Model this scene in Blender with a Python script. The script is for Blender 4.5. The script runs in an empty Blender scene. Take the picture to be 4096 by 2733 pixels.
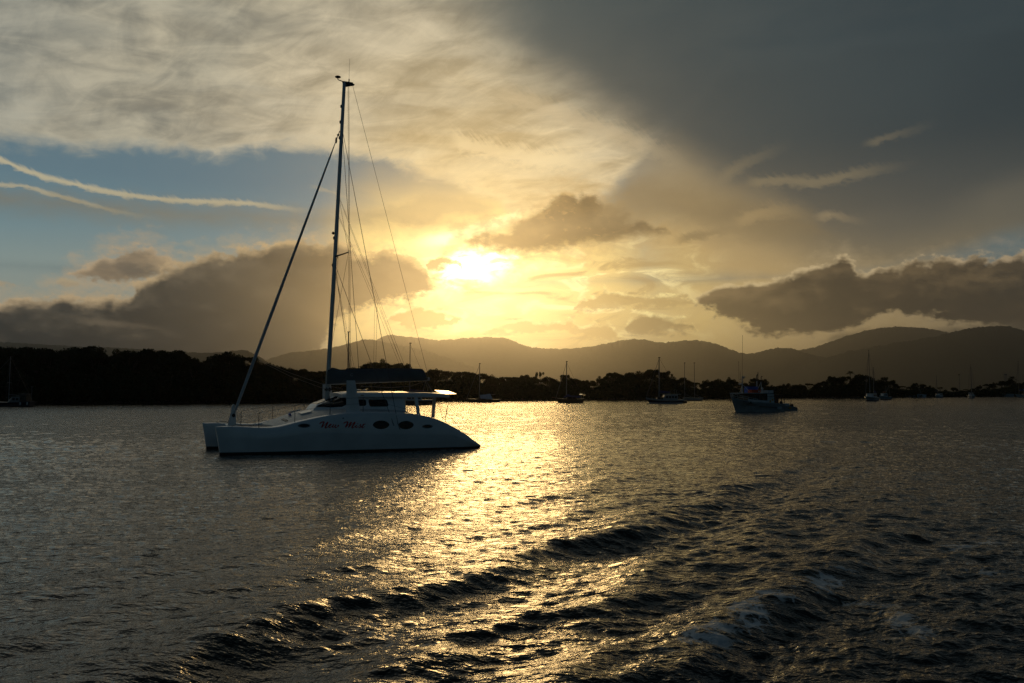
import bpy, bmesh, math, random
import numpy as np
from mathutils import Vector, Matrix

scene = bpy.context.scene
C = scene.collection
R = math.radians
random.seed(7)
rng = np.random.default_rng(11)

# ------------------------------------------------------------------ camera
CAM_H, FOC, Y_HOR = 2.8, 3547.0, 1565.0          # metres, pixels of the 4096 px frame
PITCH = math.atan((Y_HOR - 1366.5) / FOC)
cam_d = bpy.data.cameras.new('camera')
cam_d.sensor_width = 36.0
cam_d.lens = 36.0 * FOC / 4096.0
cam_d.clip_start, cam_d.clip_end = 0.1, 120000.0
cam = bpy.data.objects.new('camera', cam_d)
C.objects.link(cam)
cam.location = (0, 0, CAM_H)
cam.rotation_euler = (math.pi / 2 + PITCH, 0, 0)
scene.camera = cam

def ray(px, py):
    x, y = (px - 2048) / FOC, (1366.5 - py) / FOC
    return (x, math.cos(PITCH) - y * math.sin(PITCH), math.sin(PITCH) + y * math.cos(PITCH))

def at(px, py, Y):
    """world point seen at that spot of the photo, Y metres ahead"""
    d = ray(px, py); k = Y / d[1]
    return Vector((d[0] * k, Y, CAM_H + d[2] * k))

def on_water(px, py):
    d = ray(px, py); k = -CAM_H / d[2]
    return Vector((d[0] * k, d[1] * k, 0))

def azel(px, py):
    d = ray(px, py)
    return math.degrees(math.atan2(d[0], d[1])), math.degrees(math.atan2(d[2], math.hypot(d[0], d[1])))

# ------------------------------------------------------------------ render look
scene.view_settings.view_transform = 'Standard'
scene.view_settings.look = 'None'
scene.view_settings.exposure = 0.0
scene.view_settings.gamma = 1.0
scene.render.engine = 'CYCLES'
cy = scene.cycles
cy.use_denoising = True
cy.denoising_prefilter = 'NONE'
cy.use_adaptive_sampling = False
cy.max_bounces = 6
cy.glossy_bounces = 3
cy.transmission_bounces = 4
cy.diffuse_bounces = 2
cy.volume_bounces = 0
cy.caustics_reflective = False
cy.caustics_refractive = False
cy.sample_clamp_indirect = 6.0
cy.sample_clamp_direct = 0.0

# ------------------------------------------------------------------ sun
SUN_AZ, SUN_EL = -2.4, 8.05
sun_d = bpy.data.lights.new('sun', 'SUN')
sun_d.energy = 0.35
sun_d.angle = R(12.0)                             # veiled by thin cloud
sun_d.color = (1.0, 0.62, 0.24)
sun = bpy.data.objects.new('sun', sun_d)
C.objects.link(sun)
sun_dir = Vector((math.sin(R(SUN_AZ)) * math.cos(R(SUN_EL)), math.cos(R(SUN_AZ)) * math.cos(R(SUN_EL)), math.sin(R(SUN_EL))))
sun.rotation_euler = sun_dir.to_track_quat('Z', 'Y').to_euler()

# ------------------------------------------------------------------ sky (world)
world = bpy.data.worlds.new('World')
scene.world = world
world.use_nodes = True
nt = world.node_tree
nt.nodes.clear()
SKY_K = 0.1                                        # strength of the Background

def lin(r, g, b, k=1.0):
    f = lambda c: (c / 255 / 12.92 if c <= 10 else ((c / 255 + 0.055) / 1.055) ** 2.4)
    return (f(r) * k, f(g) * k, f(b) * k, 1.0)

class E:
    def __init__(s, o): s.o = o
    def __add__(s, b): return M('ADD', s, b)
    def __radd__(s, b): return M('ADD', b, s)
    def __sub__(s, b): return M('SUBTRACT', s, b)
    def __rsub__(s, b): return M('SUBTRACT', b, s)
    def __mul__(s, b): return M('MULTIPLY', s, b)
    def __rmul__(s, b): return M('MULTIPLY', b, s)
    def __truediv__(s, b): return M('DIVIDE', s, b)
    def __neg__(s): return M('MULTIPLY', s, -1.0)

def put(sock, v):
    if isinstance(v, E): nt.links.new(v.o, sock)
    else: sock.default_value = v

def M(op, *a):
    n = nt.nodes.new('ShaderNodeMath'); n.operation = op
    for i, v in enumerate(a): put(n.inputs[i], v if isinstance(v, E) else float(v))
    return E(n.outputs[0])

def step(lo, hi, x):
    n = nt.nodes.new('ShaderNodeMapRange'); n.interpolation_type = 'SMOOTHSTEP'
    put(n.inputs[0], x); put(n.inputs[1], lo); put(n.inputs[2], hi)
    n.inputs[3].default_value, n.inputs[4].default_value = 0.0, 1.0
    return E(n.outputs[0])

def mixc(f, A, B, mode='MIX'):
    n = nt.nodes.new('ShaderNodeMix'); n.data_type = 'RGBA'; n.blend_type = mode; n.clamp_factor = True
    put(n.inputs[0], f); put(n.inputs[6], A); put(n.inputs[7], B)
    return E(n.outputs[2])

def ramp(x, stops):
    n = nt.nodes.new('ShaderNodeValToRGB'); cr = n.color_ramp; cr.interpolation = 'EASE'
    cr.interpolation = 'LINEAR'
    while len(cr.elements) < len(stops): cr.elements.new(0.5)
    for el, (p, c) in zip(cr.elements, stops): el.position = p; el.color = c
    put(n.inputs[0], x)
    return E(n.outputs[0])

def noise(u, v, su, sv, det=5.0, rough=0.55, dist=0.0, off=0.0):
    c = nt.nodes.new('ShaderNodeCombineXYZ')
    put(c.inputs[0], u * su + off); put(c.inputs[1], v * sv + off * 1.7)
    n = nt.nodes.new('ShaderNodeTexNoise'); n.noise_dimensions = '2D'
    n.inputs['Scale'].default_value = 1.0; n.inputs['Detail'].default_value = det
    n.inputs['Roughness'].default_value = rough; n.inputs['Distortion'].default_value = dist
    nt.links.new(c.outputs[0], n.inputs['Vector'])
    return E(n.outputs[0]) - 0.5

A0, A1, E0, E1 = -34.0, 34.0, -3.0, 33.0
def curve_a(pts, x):
    """height (degrees) as a function of azimuth; points in photo pixels"""
    q = sorted(azel(*p) for p in pts)
    n = nt.nodes.new('ShaderNodeFloatCurve'); cm = n.mapping; cv = cm.curves[0]
    q = [((a - A0) / (A1 - A0), (e - E0) / (E1 - E0)) for a, e in q]
    cv.points[0].location = (0.0, q[0][1]); cv.points[1].location = (1.0, q[-1][1])
    for p in q: cv.points.new(*p)
    for p in cv.points: p.handle_type = 'AUTO_CLAMPED'
    cm.update()
    nx = (x - A0) * (1.0 / (A1 - A0))
    put(n.inputs[1], nx)
    return E(n.outputs[0]) * (E1 - E0) + E0

tc = nt.nodes.new('ShaderNodeTexCoord')
sx = nt.nodes.new('ShaderNodeSeparateXYZ')
nt.links.new(tc.outputs['Generated'], sx.inputs[0])
dx, dy, dz = E(sx.outputs[0]), E(sx.outputs[1]), E(sx.outputs[2])
DEG = 180.0 / math.pi
az = M('ARCTAN2', dx, dy) * DEG
el = M('ARCSINE', dz) * DEG

s2 = 1.743                                          # the notes below were read off a 2350 px view
def V(*pts): return [(x * s2, y * s2) for x, y in pts]

# shared turbulence
w_big = noise(az, el, 0.16, 0.30, 4.0, 0.55, 0.0, 3.1)
w_med = noise(az, el, 0.55, 0.95, 5.0, 0.60, 0.3, 7.7)
w_fine = noise(az, el, 1.5, 2.6, 5.0, 0.62, 0.2, 1.3)
cum = noise(az, el, 0.75, 1.05, 6.0, 0.52, 0.0, 5.9)      # cauliflower edges

cum_up = noise(az + 0.12, el + 0.42, 0.75, 1.05, 6.0, 0.52, 0.0, 5.9)
lump = (cum - cum_up)                                      # >0 where the cloud thins upward: lit from above/behind
puff = noise(az, el, 0.30, 0.60, 5.0, 0.55, 0.3, 12.4)
puff_up = noise(az + 0.2, el + 0.8, 0.30, 0.60, 5.0, 0.55, 0.3, 12.4)
lump2 = (puff - puff_up)

# distance from the sun (flattened: the glow spreads sideways)
sa, se = az - SUN_AZ, el - SUN_EL
g_r = M('SQRT', sa * sa + se * se)
lowk = step(11.0, 4.0, el)
g_w = M('SQRT', sa * sa * (0.30 - lowk * 0.17 + step(-6.0, -16.0, sa) * 0.5) + se * se * (1.0 - lowk * 0.55)) + w_big * 1.2 + puff * 1.0

# --- clear air
nish = nt.nodes.new('ShaderNodeTexSky'); nish.sky_type = 'NISHITA'; nish.sun_disc = False
nish.sun_elevation = R(SUN_EL); nish.sun_rotation = R(SUN_AZ)
nish.air_density = 1.0; nish.dust_density = 1.5; nish.ozone_density = 2.0
nishita = E(nish.outputs[0])
blue = ramp(el * (1 / 32.0), [(0.0, lin(120, 122, 112)), (0.12, lin(150, 150, 134)), (0.24, lin(132, 150, 148)), (0.32, lin(100, 134, 146)), (0.40, lin(86, 118, 134)), (0.62, lin(82, 108, 120)), (1.0, lin(70, 86, 92))])
back = mixc(1.0, nishita, (0.0145, 0.0180, 0.0190, 1), 'MULTIPLY')
warm = ramp(g_w * (1 / 20.0), [(0.0, lin(255, 232, 158, 2.2)), (0.08, lin(255, 230, 152, 1.45)), (0.17, lin(252, 220, 136, 1.1)), (0.28, lin(230, 197, 120)), (0.40, lin(192, 161, 106)), (0.62, lin(142, 124, 92)), (1.0, lin(98, 94, 82))])
warm = mixc(step(9.5, 14.0, el) * 0.65, warm, lin(172, 154, 120))
col = mixc(M('MAXIMUM', step(8.5, 3.2, g_w), step(4.0, 12.0, az) * 0.92), blue, warm)

# --- grey-blue veil over the right
veil_n = noise(az, el, 0.07, 0.13, 3.0, 0.5, 0.0, 9.4)
veil_edge = curve_a(V((700, -300), (900, -40), (1080, 110), (1260, 225), (1460, 330), (1600, 420), (1760, 510), (1950, 590), (2150, 570), (2350, 500)), az)
v_d = el - veil_edge + w_big * 1.6
veil_c = ramp((az + 5.0) * (1 / 36.0), [(0.0, lin(100, 110, 107)), (0.2, lin(68, 81, 83)), (0.45, lin(53, 66, 71)), (0.75, lin(43, 56, 63)), (1.0, lin(33, 47, 55))])
veil_c = mixc(step(16.0, 8.0, el), veil_c, mixc(step(12.0, 26.0, az), lin(122, 108, 84), lin(98, 94, 84)))
veil_c = mixc(0.35 + veil_n * 0.6, veil_c, lin(62, 76, 80))
veil_a = step(-2.2, 3.4, v_d) * step(-9.0, 3.0, az)

# --- high cream sheet over the left, streaked in perspective
pz = M('MAXIMUM', dz, 0.03) + 0.09
pu, pv = dx / pz, dy / pz
ru, rv = pu * 0.80 + pv * 0.60, pv * 0.80 - pu * 0.60
st1 = noise(ru, rv, 3.4, 1.5, 6.0, 0.60, 0.5, 2.2)
st2 = noise(pu, pv, 2.3, 4.4, 5.0, 0.55, 0.6, 8.8)
st3 = noise(ru, rv, 9.0, 3.6, 6.0, 0.62, 0.8, 4.4)
st4 = noise(pu, pv, 6.0, 9.0, 5.0, 0.62, 0.7, 6.1)
sheet_low = curve_a(V((-200, 330), (0, 334), (150, 345), (300, 346), (450, 356), (600, 350), (720, 356), (850, 372), (930, 400), (1020, 425), (1120, 455), (1200, 500), (1300, 490), (1380, 460), (1430, 420), (1500, 330), (1600, 250), (1700, 160)), az)
sh_d = el - sheet_low + w_med * 1.3 + st1 * 2.0
sheet_a = step(-0.4, 0.9, sh_d) * (0.93 + st2 * 0.5)
sheet_base = ramp(g_r * (1 / 30.0), [(0.10, lin(255, 234, 176)), (0.22, lin(240, 217, 166)), (0.36, lin(236, 216, 174)), (0.52, lin(228, 212, 178)), (0.70, lin(212, 200, 170)), (1.0, lin(186, 180, 160))])
sheet_dk = ramp(g_r * (1 / 30.0), [(0.10, lin(205, 175, 115)), (0.36, lin(168, 150, 114)), (0.60, lin(136, 130, 114)), (1.0, lin(112, 115, 110))])
sheet_c = mixc(step(-0.40, 0.44, st1 * 0.85 + st2 * 0.65 + w_big * 0.5 + st3 * 0.5 + st4 * 0.5 + 0.03), sheet_base, sheet_dk)
sheet_c = mixc(step(1.7, 0.2, sh_d) * 0.45, sheet_c, sheet_base)
col = mixc(sheet_a, col, sheet_c)
col = mixc(veil_a * 0.97, col, veil_c)

# tan band between the sheet and the sun
tan_d = M('MINIMUM', el - curve_a(V((700, 480), (860, 505), (950, 520), (1040, 500), (1120, 492), (1200, 470)), az), curve_a(V((700, 480), (860, 480), (950, 455), (1040, 445), (1120, 462), (1200, 470)), az) - el)
col = mixc(step(-0.2, 0.5, tan_d + w_med * 0.9) * 0.55 * step(-21.0, -17.0, az) * step(2.0, -3.0, az), col, lin(156, 138, 104))

hair = noise(az + el * 0.9, el, 3.2, 0.7, 5.0, 0.65, 0.2, 17.0)          # fall streaks combed upward
# --- contrails and wisps
def trail(pts, width, c, strength, x0, x1, n=None, tail=None):
    global col
    t = curve_a(V(*pts), az)
    d = M('ABSOLUTE', el - t + w_fine * 0.22 + w_med * 0.14)
    up = (el - t) * 0.6
    wv = width * (0.8 + w_fine * 1.6 + w_med * 0.9 + step(-0.05, 0.05, el - t) * M('MAXIMUM', hair, -0.1) * 1.8)
    a0, a1 = azel(x0 * s2, 400 * s2)[0], azel(x1 * s2, 400 * s2)[0]
    al = step(1.0, 0.1, d / M('MAXIMUM', wv, 0.02)) * step(a0 - 0.6, a0 + 0.6, az) * step(a1 + 1.0, a1 - 4.5, az)
    col = mixc(al * strength, col, c)
trail(((-100, 330), (0, 366), (60, 392), (150, 418), (250, 440), (400, 460), (550, 466), (700, 484), (800, 492)), 0.32, lin(200, 186, 150), 0.85, -100, 715)
trail(((-100, 415), (0, 424), (50, 428), (120, 446), (180, 462), (260, 484), (345, 500), (420, 515)), 0.25, lin(190, 178, 146), 0.8, -100, 350)
trail(((700, 425), (730, 432), (800, 455), (870, 470)), 0.25, lin(188, 170, 128), 0.6, 725, 830)
wc = lin(140, 126, 98)
trail(((1600, 440), (1660, 405), (1720, 370), (1780, 345), (1830, 330)), 0.75, wc, 0.5, 1655, 1800)
trail(((1700, 420), (1780, 415), (1880, 418), (1960, 400), (2080, 380), (2150, 370)), 0.62, wc, 0.62, 1720, 2075)
trail(((1950, 335), (2010, 325), (2060, 308), (2130, 290), (2160, 280)), 0.5, wc, 0.5, 1995, 2130)
trail(((1600, 530), (1690, 510), (1760, 490), (1850, 495), (1900, 500)), 0.75, lin(158, 136, 96), 0.55, 1690, 1845)
trail(((1850, 500), (1900, 496), (1960, 504), (2000, 510)), 0.42, lin(150, 132, 100), 0.8, 1880, 1960)
trail(((1500, 570), (1560, 548), (1640, 535), (1720, 520)), 0.55, lin(112, 98, 72), 0.45, 1550, 1690)
trail(((2220, 560), (2280, 556), (2350, 566), (2420, 570)), 0.5, lin(176, 150, 116), 0.7, 2275, 2500)

# bright curl where the sheet turns down towards the sun, and the lit edge of the veil
trail(((950, 300), (1080, 335), (1200, 358), (1310, 372), (1375, 395), (1410, 440)), 1.15, lin(250, 226, 174), 0.55, 1040, 1400)
trail(((1050, 190), (1180, 225), (1320, 275), (1450, 322), (1560, 368), (1640, 420)), 1.1, lin(204, 182, 142), 0.42, 1150, 1580)
# clear gap low on the right
gap_d = el - curve_a(V((1800, 640), (1950, 640), (2100, 600), (2200, 610), (2350, 700)), az)
gap_t = curve_a(V((1800, 630), (1950, 620), (2100, 590), (2200, 560), (2350, 520)), az) - el
col = mixc(step(-0.5, 1.0, M('MINIMUM', gap_d, gap_t) + w_big * 1.0) * 0.9, col, lin(98, 118, 122))

# --- burning core and glow
cu, cv_ = sa + w_med * 2.2 + w_fine * 0.8, se + w_med * 1.2 + w_fine * 0.5 - sa * 0.12
core = M('SQRT', cu * cu * 0.30 + cv_ * cv_ * 1.15)
col = mixc(step(3.6, 0.8, core) * 0.8, col, lin(255, 230, 150, 1.5))
col = mixc(step(1.9, 0.5, core) * 0.95, col, lin(255, 238, 176, 2.2))
col = mixc(step(1.75, 0.3, core), col, (7.0, 5.0, 2.4, 1))
# bright ragged streak above the core, left
strk = M('ABSOLUTE', el - curve_a(V((900, 570), (960, 556), (1040, 545), (1100, 525), (1180, 505), (1230, 495)), az) + w_fine * 0.35)
col = mixc(step(0.62, 0.10, strk) * step(azel(940 * s2, 950)[0], azel(1020 * s2, 950)[0], az) * step(azel(1250 * s2, 950)[0], azel(1130 * s2, 950)[0], az) * 0.95, col, lin(255, 240, 176, 1.9))

# --- cumulus banks: dark hearts, rims lit from behind
def bank(top, bot, heart, rim, soft=0.35, rimw=0.7, nz=1.2, alpha=1.0, heart2=None, wmul=1.0, bsoft=None, grow=0.25, lit=0.0, shade=None, fringe=0.0, rag=0.35):
    global col
    top, bot = list(top), list(bot); win = None
    for i in (0, -1):                                      # let the ends taper away
        if abs(top[i][1] - bot[i][1]) < 6:
            top[i] = (top[i][0], top[i][1] + 28); bot[i] = (bot[i][0], bot[i][1] - 28)
            e_ = azel(top[i][0] * s2, 1100)[0]
            w_ = step(e_ - 0.9, e_ + 0.5, az) if i == 0 else step(e_ + 0.9, e_ - 0.5, az)
            win = w_ if win is None else win * w_
    aw = az + w_med * 1.2
    dt = curve_a(V(*top), aw) - el + cum * nz + puff * nz * 0.5 + grow
    db = (el - curve_a(V(*bot), aw) + w_big * 1.4 + w_med * 0.9 + grow) * (1.0 if bsoft is None else bsoft)
    d = M('MINIMUM', dt, db)
    if fringe:
        col = mixc(step(-1.1, 0.5, d + w_fine * 2.2 + puff * 1.5) * fringe * (win if win is not None else 1.0), col, rim)
    a = step(0.0, soft, d + w_fine * rag)
    if win is not None: a = a * win
    hc = mixc(step(-0.28, 0.28, w_big + w_med * 0.3 + lump2 * 0.5), heart, heart2 or heart)
    if lit:
        hc = mixc(step(-0.10, 0.62, lump * 0.45 + lump2 * 1.1 + M('MAXIMUM', 0.30 - dt * 0.13, -0.2)) * lit, hc, shade or rim)
    c = mixc(step(rimw, rimw * 0.1, M('MINIMUM', dt, db * 2.5 + 0.3) - w_med * 0.5 * wmul - lump * 1.2), hc, rim)
    col = mixc(a * alpha, col, c)
    return d

rim_l = ramp((az + 30.0) * (1 / 30.0), [(0.0, lin(186, 162, 126)), (0.45, lin(196, 168, 124)), (0.75, lin(206, 172, 112)), (1.0, lin(255, 225, 140, 1.2))])
# bright and dull patches in the golden air under the sun
gz = noise(az, el, 0.28, 1.0, 6.0, 0.58, 0.6, 21.3)
gz_m = step(-7.0, -3.0, sa) * step(17.0, 9.0, sa) * step(10.5, 8.0, el) * step(1.5, 3.0, el)
col = mixc(step(0.02, 0.20, gz) * gz_m * 0.75, col, lin(255, 240, 176, 1.5))
col = mixc(step(-0.03, -0.22, gz) * gz_m * 0.70, col, lin(168, 136, 80))
# ragged dark cloud at the sun's upper right
bank(((980, 650), (1040, 552), (1090, 540), (1160, 528), (1230, 484), (1280, 446), (1330, 440), (1380, 456), (1420, 478), (1520, 520), (1620, 570)),
     ((980, 650), (1040, 556), (1090, 566), (1180, 586), (1260, 582), (1320, 572), (1420, 556), (1520, 545), (1620, 575)),
     lin(16, 13, 9), lin(190, 156, 98), 0.8, 0.5, 1.6, 0.96, lin(36, 30, 20), lit=0.4, shade=lin(170, 136, 82), bsoft=0.8, fringe=0.5, rag=0.55)
mz_ = M('SQRT', (az - azel(1330 * s2, 515 * s2)[0]) * (az - azel(1330 * s2, 515 * s2)[0]) * 0.12 + (el - azel(1330 * s2, 515 * s2)[1]) * (el - azel(1330 * s2, 515 * s2)[1]) * 0.5)
col = mixc(step(0.06, 0.24, w_fine + gz * 0.7) * step(1.5, 0.4, mz_) * 0.4, col, lin(196, 160, 98))
bank(((1340, 480), (1400, 420), (1480, 370), (1580, 390), (1700, 420), (1850, 470), (2000, 560)), ((1340, 550), (1420, 550), (1500, 545), (1600, 560), (1700, 570), (1850, 575), (2000, 565)),
     lin(124, 108, 80), lin(140, 122, 88), 2.6, 0.6, 0.8, 0.85, lin(134, 116, 84), grow=0.5)
# small scraps by the core
bank(((960, 640), (990, 604), (1005, 596), (1030, 598), (1060, 606), (1085, 640)), ((960, 640), (990, 608), (1005, 606), (1030, 608), (1060, 612), (1085, 640)),
     lin(140, 112, 66), lin(250, 215, 130), 0.3, 0.2, 0.7, 0.9)

# left: a pale broken puff on top, then one long dark bank down to the horizon
bank(((120, 640), (170, 622), (205, 608), (232, 590), (275, 574), (335, 566), (375, 580), (410, 606), (450, 640)), ((120, 640), (190, 634), (250, 646), (310, 648), (370, 640), (410, 630), (450, 640)),
     lin(96, 84, 70), lin(190, 164, 128), 0.5, 0.9, 1.6, 0.93, lin(122, 104, 82), lit=0.6, shade=lin(170, 144, 110), fringe=0.45, rag=1.2)
bank(((-400, 684), (0, 686), (60, 690), (130, 676), (180, 692), (260, 690), (300, 668), (335, 640), (390, 612), (440, 592), (520, 576), (600, 566), (650, 558), (700, 559), (770, 566), (830, 578), (860, 590), (890, 580), (930, 586), (965, 606), (985, 638), (1000, 664), (1015, 690)),
     ((-400, 900), (0, 900), (430, 900), (620, 880), (720, 820), (770, 760), (800, 736), (840, 722), (900, 706), (940, 692), (985, 672), (1015, 690)),
     lin(14, 18, 23), rim_l, 0.42, 0.95, 1.7, 0.985, lin(32, 33, 34), lit=0.75, shade=lin(98, 88, 72), bsoft=0.45, fringe=0.4, rag=0.9)
# paler streaks low in it
for pts_, x0_, x1_ in ((((150, 735), (250, 742), (330, 750), (420, 770), (480, 775)), 200, 425), (((-50, 720), (0, 724), (60, 716), (110, 712)), -50, 60)):
    trail(pts_, 0.38, lin(118, 104, 84), 0.34, x0_, x1_)
bank(((-50, 655), (0, 646), (25, 650), (60, 662)), ((-50, 656), (0, 656), (25, 656), (60, 662)), lin(170, 150, 118), lin(180, 160, 124), 0.3, 0.3, 0.4, 0.8)
bank(((100, 650), (140, 645), (175, 648), (200, 654)), ((100, 651), (140, 652), (175, 653), (200, 654)), lin(170, 150, 118), lin(180, 160, 124), 0.3, 0.3, 0.4, 0.7)

# golden scraps over the hills right of the sun
gold_rim = lin(255, 238, 165, 1.35)
bank(((1280, 720), (1320, 700), (1345, 686), (1400, 678), (1450, 684), (1520, 676), (1580, 684), (1640, 700)), ((1280, 721), (1320, 716), (1345, 712), (1400, 704), (1450, 700), (1520, 698), (1580, 700), (1640, 701)),
     lin(184, 154, 94), gold_rim, 0.4, 0.45, 1.4, 0.75, rag=1.2)
bank(((1410, 750), (1445, 732), (1480, 722), (1530, 724), (1580, 740), (1640, 760)), ((1410, 751), (1445, 756), (1480, 760), (1530, 762), (1580, 762), (1640, 762)),
     lin(122, 100, 62), gold_rim, 0.5, 0.45, 1.4, 0.75, rag=1.2)
bank(((1080, 762), (1130, 752), (1200, 744), (1260, 738), (1330, 740), (1400, 756), (1480, 765)), ((1080, 764), (1130, 764), (1200, 758), (1260, 756), (1330, 762), (1400, 766), (1480, 767)),
     lin(206, 172, 104), gold_rim, 0.3, 0.4, 1.4, 0.8, rag=1.0)
bank(((860, 740), (910, 722), (960, 712), (1010, 716), (1050, 730), (1090, 745)), ((860, 742), (910, 750), (960, 756), (1010, 752), (1050, 746), (1090, 747)),
     lin(196, 158, 88), gold_rim, 0.3, 0.45, 1.5, 0.85, rag=1.2)

# right bank
rim_r = ramp((az - 4.0) * (1 / 26.0), [(0.0, lin(250, 218, 142)), (0.3, lin(222, 196, 142)), (0.6, lin(212, 188, 144)), (1.0, lin(184, 162, 128))])
bank(((1540, 720), (1600, 692), (1630, 672), (1680, 654), (1750, 646), (1800, 640), (1850, 626), (1880, 606), (1920, 598), (1955, 604), (1972, 622), (2020, 616), (2060, 618), (2080, 606), (2130, 604), (2170, 596), (2230, 590), (2300, 590), (2350, 584), (2450, 580)),
     ((1540, 722), (1600, 704), (1640, 726), (1700, 750), (1800, 770), (1880, 766), (1950, 752), (2010, 722), (2050, 712), (2130, 716), (2190, 738), (2260, 752), (2350, 770), (2450, 780)),
     lin(58, 50, 40), rim_r, 0.30, 0.62, 1.7, 0.985, lin(42, 39, 34), lit=0.7, shade=lin(128, 107, 76), bsoft=0.5, fringe=0.2, rag=0.6)
bank(((1830, 790), (1900, 775), (1960, 757), (2050, 752), (2130, 756), (2200, 748), (2300, 740), (2450, 730)), ((1830, 792), (1900, 800), (1960, 805), (2050, 805), (2130, 810), (2200, 810), (2300, 810), (2450, 820)),
     lin(84, 74, 58), lin(128, 110, 80), 0.8, 0.3, 0.7, 0.9, lin(70, 64, 54), bsoft=0.6)

# small lit puffs in front of the grey on the right
trail(((1600, 532), (1690, 510), (1755, 488), (1800, 484), (1850, 497), (1900, 502)), 0.85, lin(176, 150, 106), 0.6, 1690, 1850)
trail(((1850, 498), (1900, 492), (1960, 504), (2000, 510)), 0.5, lin(172, 150, 114), 0.8, 1880, 1965)
trail(((1500, 572), (1560, 550), (1640, 537), (1720, 520)), 0.5, lin(96, 83, 60), 0.5, 1560, 1690)
# haze low over the hills below the sun, dusk behind the camera
front = step(0.0, 0.45, dy)
ahead = col
col = mixc(front, back, ahead)
zen = step(24.0, 50.0, el)
col = mixc(zen * front, col, mixc(step(-20.0, 25.0, az), lin(72, 84, 88), lin(28, 38, 44)))
col = mixc(step(-0.5, -3.0, el), col, lin(20, 22, 22))

mul = nt.nodes.new('ShaderNodeVectorMath'); mul.operation = 'SCALE'
nt.links.new(col.o, mul.inputs[0]); mul.inputs['Scale'].default_value = 1.0 / SKY_K
bg = nt.nodes.new('ShaderNodeBackground'); bg.inputs['Strength'].default_value = SKY_K
nt.links.new(mul.outputs[0], bg.inputs['Color'])
wo = nt.nodes.new('ShaderNodeOutputWorld')
nt.links.new(bg.outputs[0], wo.inputs['Surface'])
world.cycles.sampling_method = 'MANUAL'
world.cycles.sample_map_resolution = 512

# ================================================================== helpers for things
def mat(name, color, rough=0.5, metal=0.0, spec=0.5, var=0.0, vscale=3.0, bump=0.0, bscale=20.0, coat=0.0):
    m = bpy.data.materials.new(name); m.use_nodes = True
    t = m.node_tree; b = t.nodes['Principled BSDF']
    b.inputs['Base Color'].default_value = (*color, 1)
    b.inputs['Roughness'].default_value = rough; b.inputs['Metallic'].default_value = metal
    b.inputs['Specular IOR Level'].default_value = spec
    b.inputs['Coat Weight'].default_value = coat
    if var or bump:
        g = t.nodes.new('ShaderNodeTexCoord')
        n = t.nodes.new('ShaderNodeTexNoise'); n.inputs['Scale'].default_value = vscale; n.inputs['Detail'].default_value = 5
        t.links.new(g.outputs['Object'], n.inputs['Vector'])
        if var:
            r = t.nodes.new('ShaderNodeValToRGB')
            r.color_ramp.elements[0].position, r.color_ramp.elements[1].position = 0.3, 0.7
            r.color_ramp.elements[0].color = (*[c * (1 - var) for c in color], 1)
            r.color_ramp.elements[1].color = (*[min(1, c * (1 + var)) for c in color], 1)
            t.links.new(n.outputs[0], r.inputs[0]); t.links.new(r.outputs[0], b.inputs['Base Color'])
        if bump:
            n2 = t.nodes.new('ShaderNodeTexNoise'); n2.inputs['Scale'].default_value = bscale; n2.inputs['Detail'].default_value = 3
            t.links.new(g.outputs['Object'], n2.inputs['Vector'])
            bp = t.nodes.new('ShaderNodeBump'); bp.inputs['Strength'].default_value = bump; bp.inputs['Distance'].default_value = 0.02
            t.links.new(n2.outputs[0], bp.inputs['Height']); t.links.new(bp.outputs[0], b.inputs['Normal'])
    return m

def link(o, parent=None):
    C.objects.link(o)
    if parent is not None: o.parent = parent
    return o

def tag(o, label, cat, group=None):
    o['label'] = label; o['category'] = cat
    if group: o['group'] = group
    return o

def kind(o, k):
    o['kind'] = k
    return o

def thing(name, label, cat, loc=(0, 0, 0), rz=0.0, group=None):
    o = bpy.data.objects.new(name, None); o.empty_display_size = 0.3
    C.objects.link(o); o.location = loc; o.rotation_euler = (0, 0, rz)
    return tag(o, label, cat, group)

def np_mesh(name, verts, quads, m, parent=None, smooth=True):
    me = bpy.data.meshes.new(name)
    verts = np.asarray(verts, dtype=np.float32); quads = np.asarray(quads, dtype=np.int32)
    k = quads.shape[1]
    me.vertices.add(len(verts)); me.vertices.foreach_set('co', verts.ravel())
    me.loops.add(quads.size); me.loops.foreach_set('vertex_index', quads.ravel())
    me.polygons.add(len(quads)); me.polygons.foreach_set('loop_start', np.arange(0, quads.size, k, dtype=np.int32))
    me.polygons.foreach_set('use_smooth', np.full(len(quads), smooth))
    me.update(calc_edges=True)
    me.materials.append(m)
    return link(bpy.data.objects.new(name, me), parent)

# numpy value noise
_perm = rng.random((256, 256)).astype(np.float32)
def vnoise(x, y):
    xi, yi = np.floor(x).astype(int), np.floor(y).astype(int)
    fx, fy = x - xi, y - yi
    fx, fy = fx * fx * (3 - 2 * fx), fy * fy * (3 - 2 * fy)
    g = lambda a, b: _perm[a & 255, b & 255]
    return (g(xi, yi) * (1 - fx) + g(xi + 1, yi) * fx) * (1 - fy) + (g(xi, yi + 1) * (1 - fx) + g(xi + 1, yi + 1) * fx) * fy
def fbm(x, y, o=5, r=0.5):
    s, a, t = 0, 1.0, 0.0
    for i in range(o):
        s = s + a * (vnoise(x * 2 ** i + 17.3 * i, y * 2 ** i + 9.1 * i) - 0.5); t += a; a *= r
    return s / t
def sstep(a, b, x):
    t = np.clip((x - a) / (b - a), 0, 1); return t * t * (3 - 2 * t)

def grid_quads(nr, nc, wrap=False):
    i = np.arange(nr - 1)[:, None] * nc; j = np.arange(nc if wrap else nc - 1)[None, :]
    j2 = (j + 1) % nc
    return np.stack([i + j, i + j2, i + nc + j2, i + nc + j], -1).reshape(-1, 4)

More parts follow.
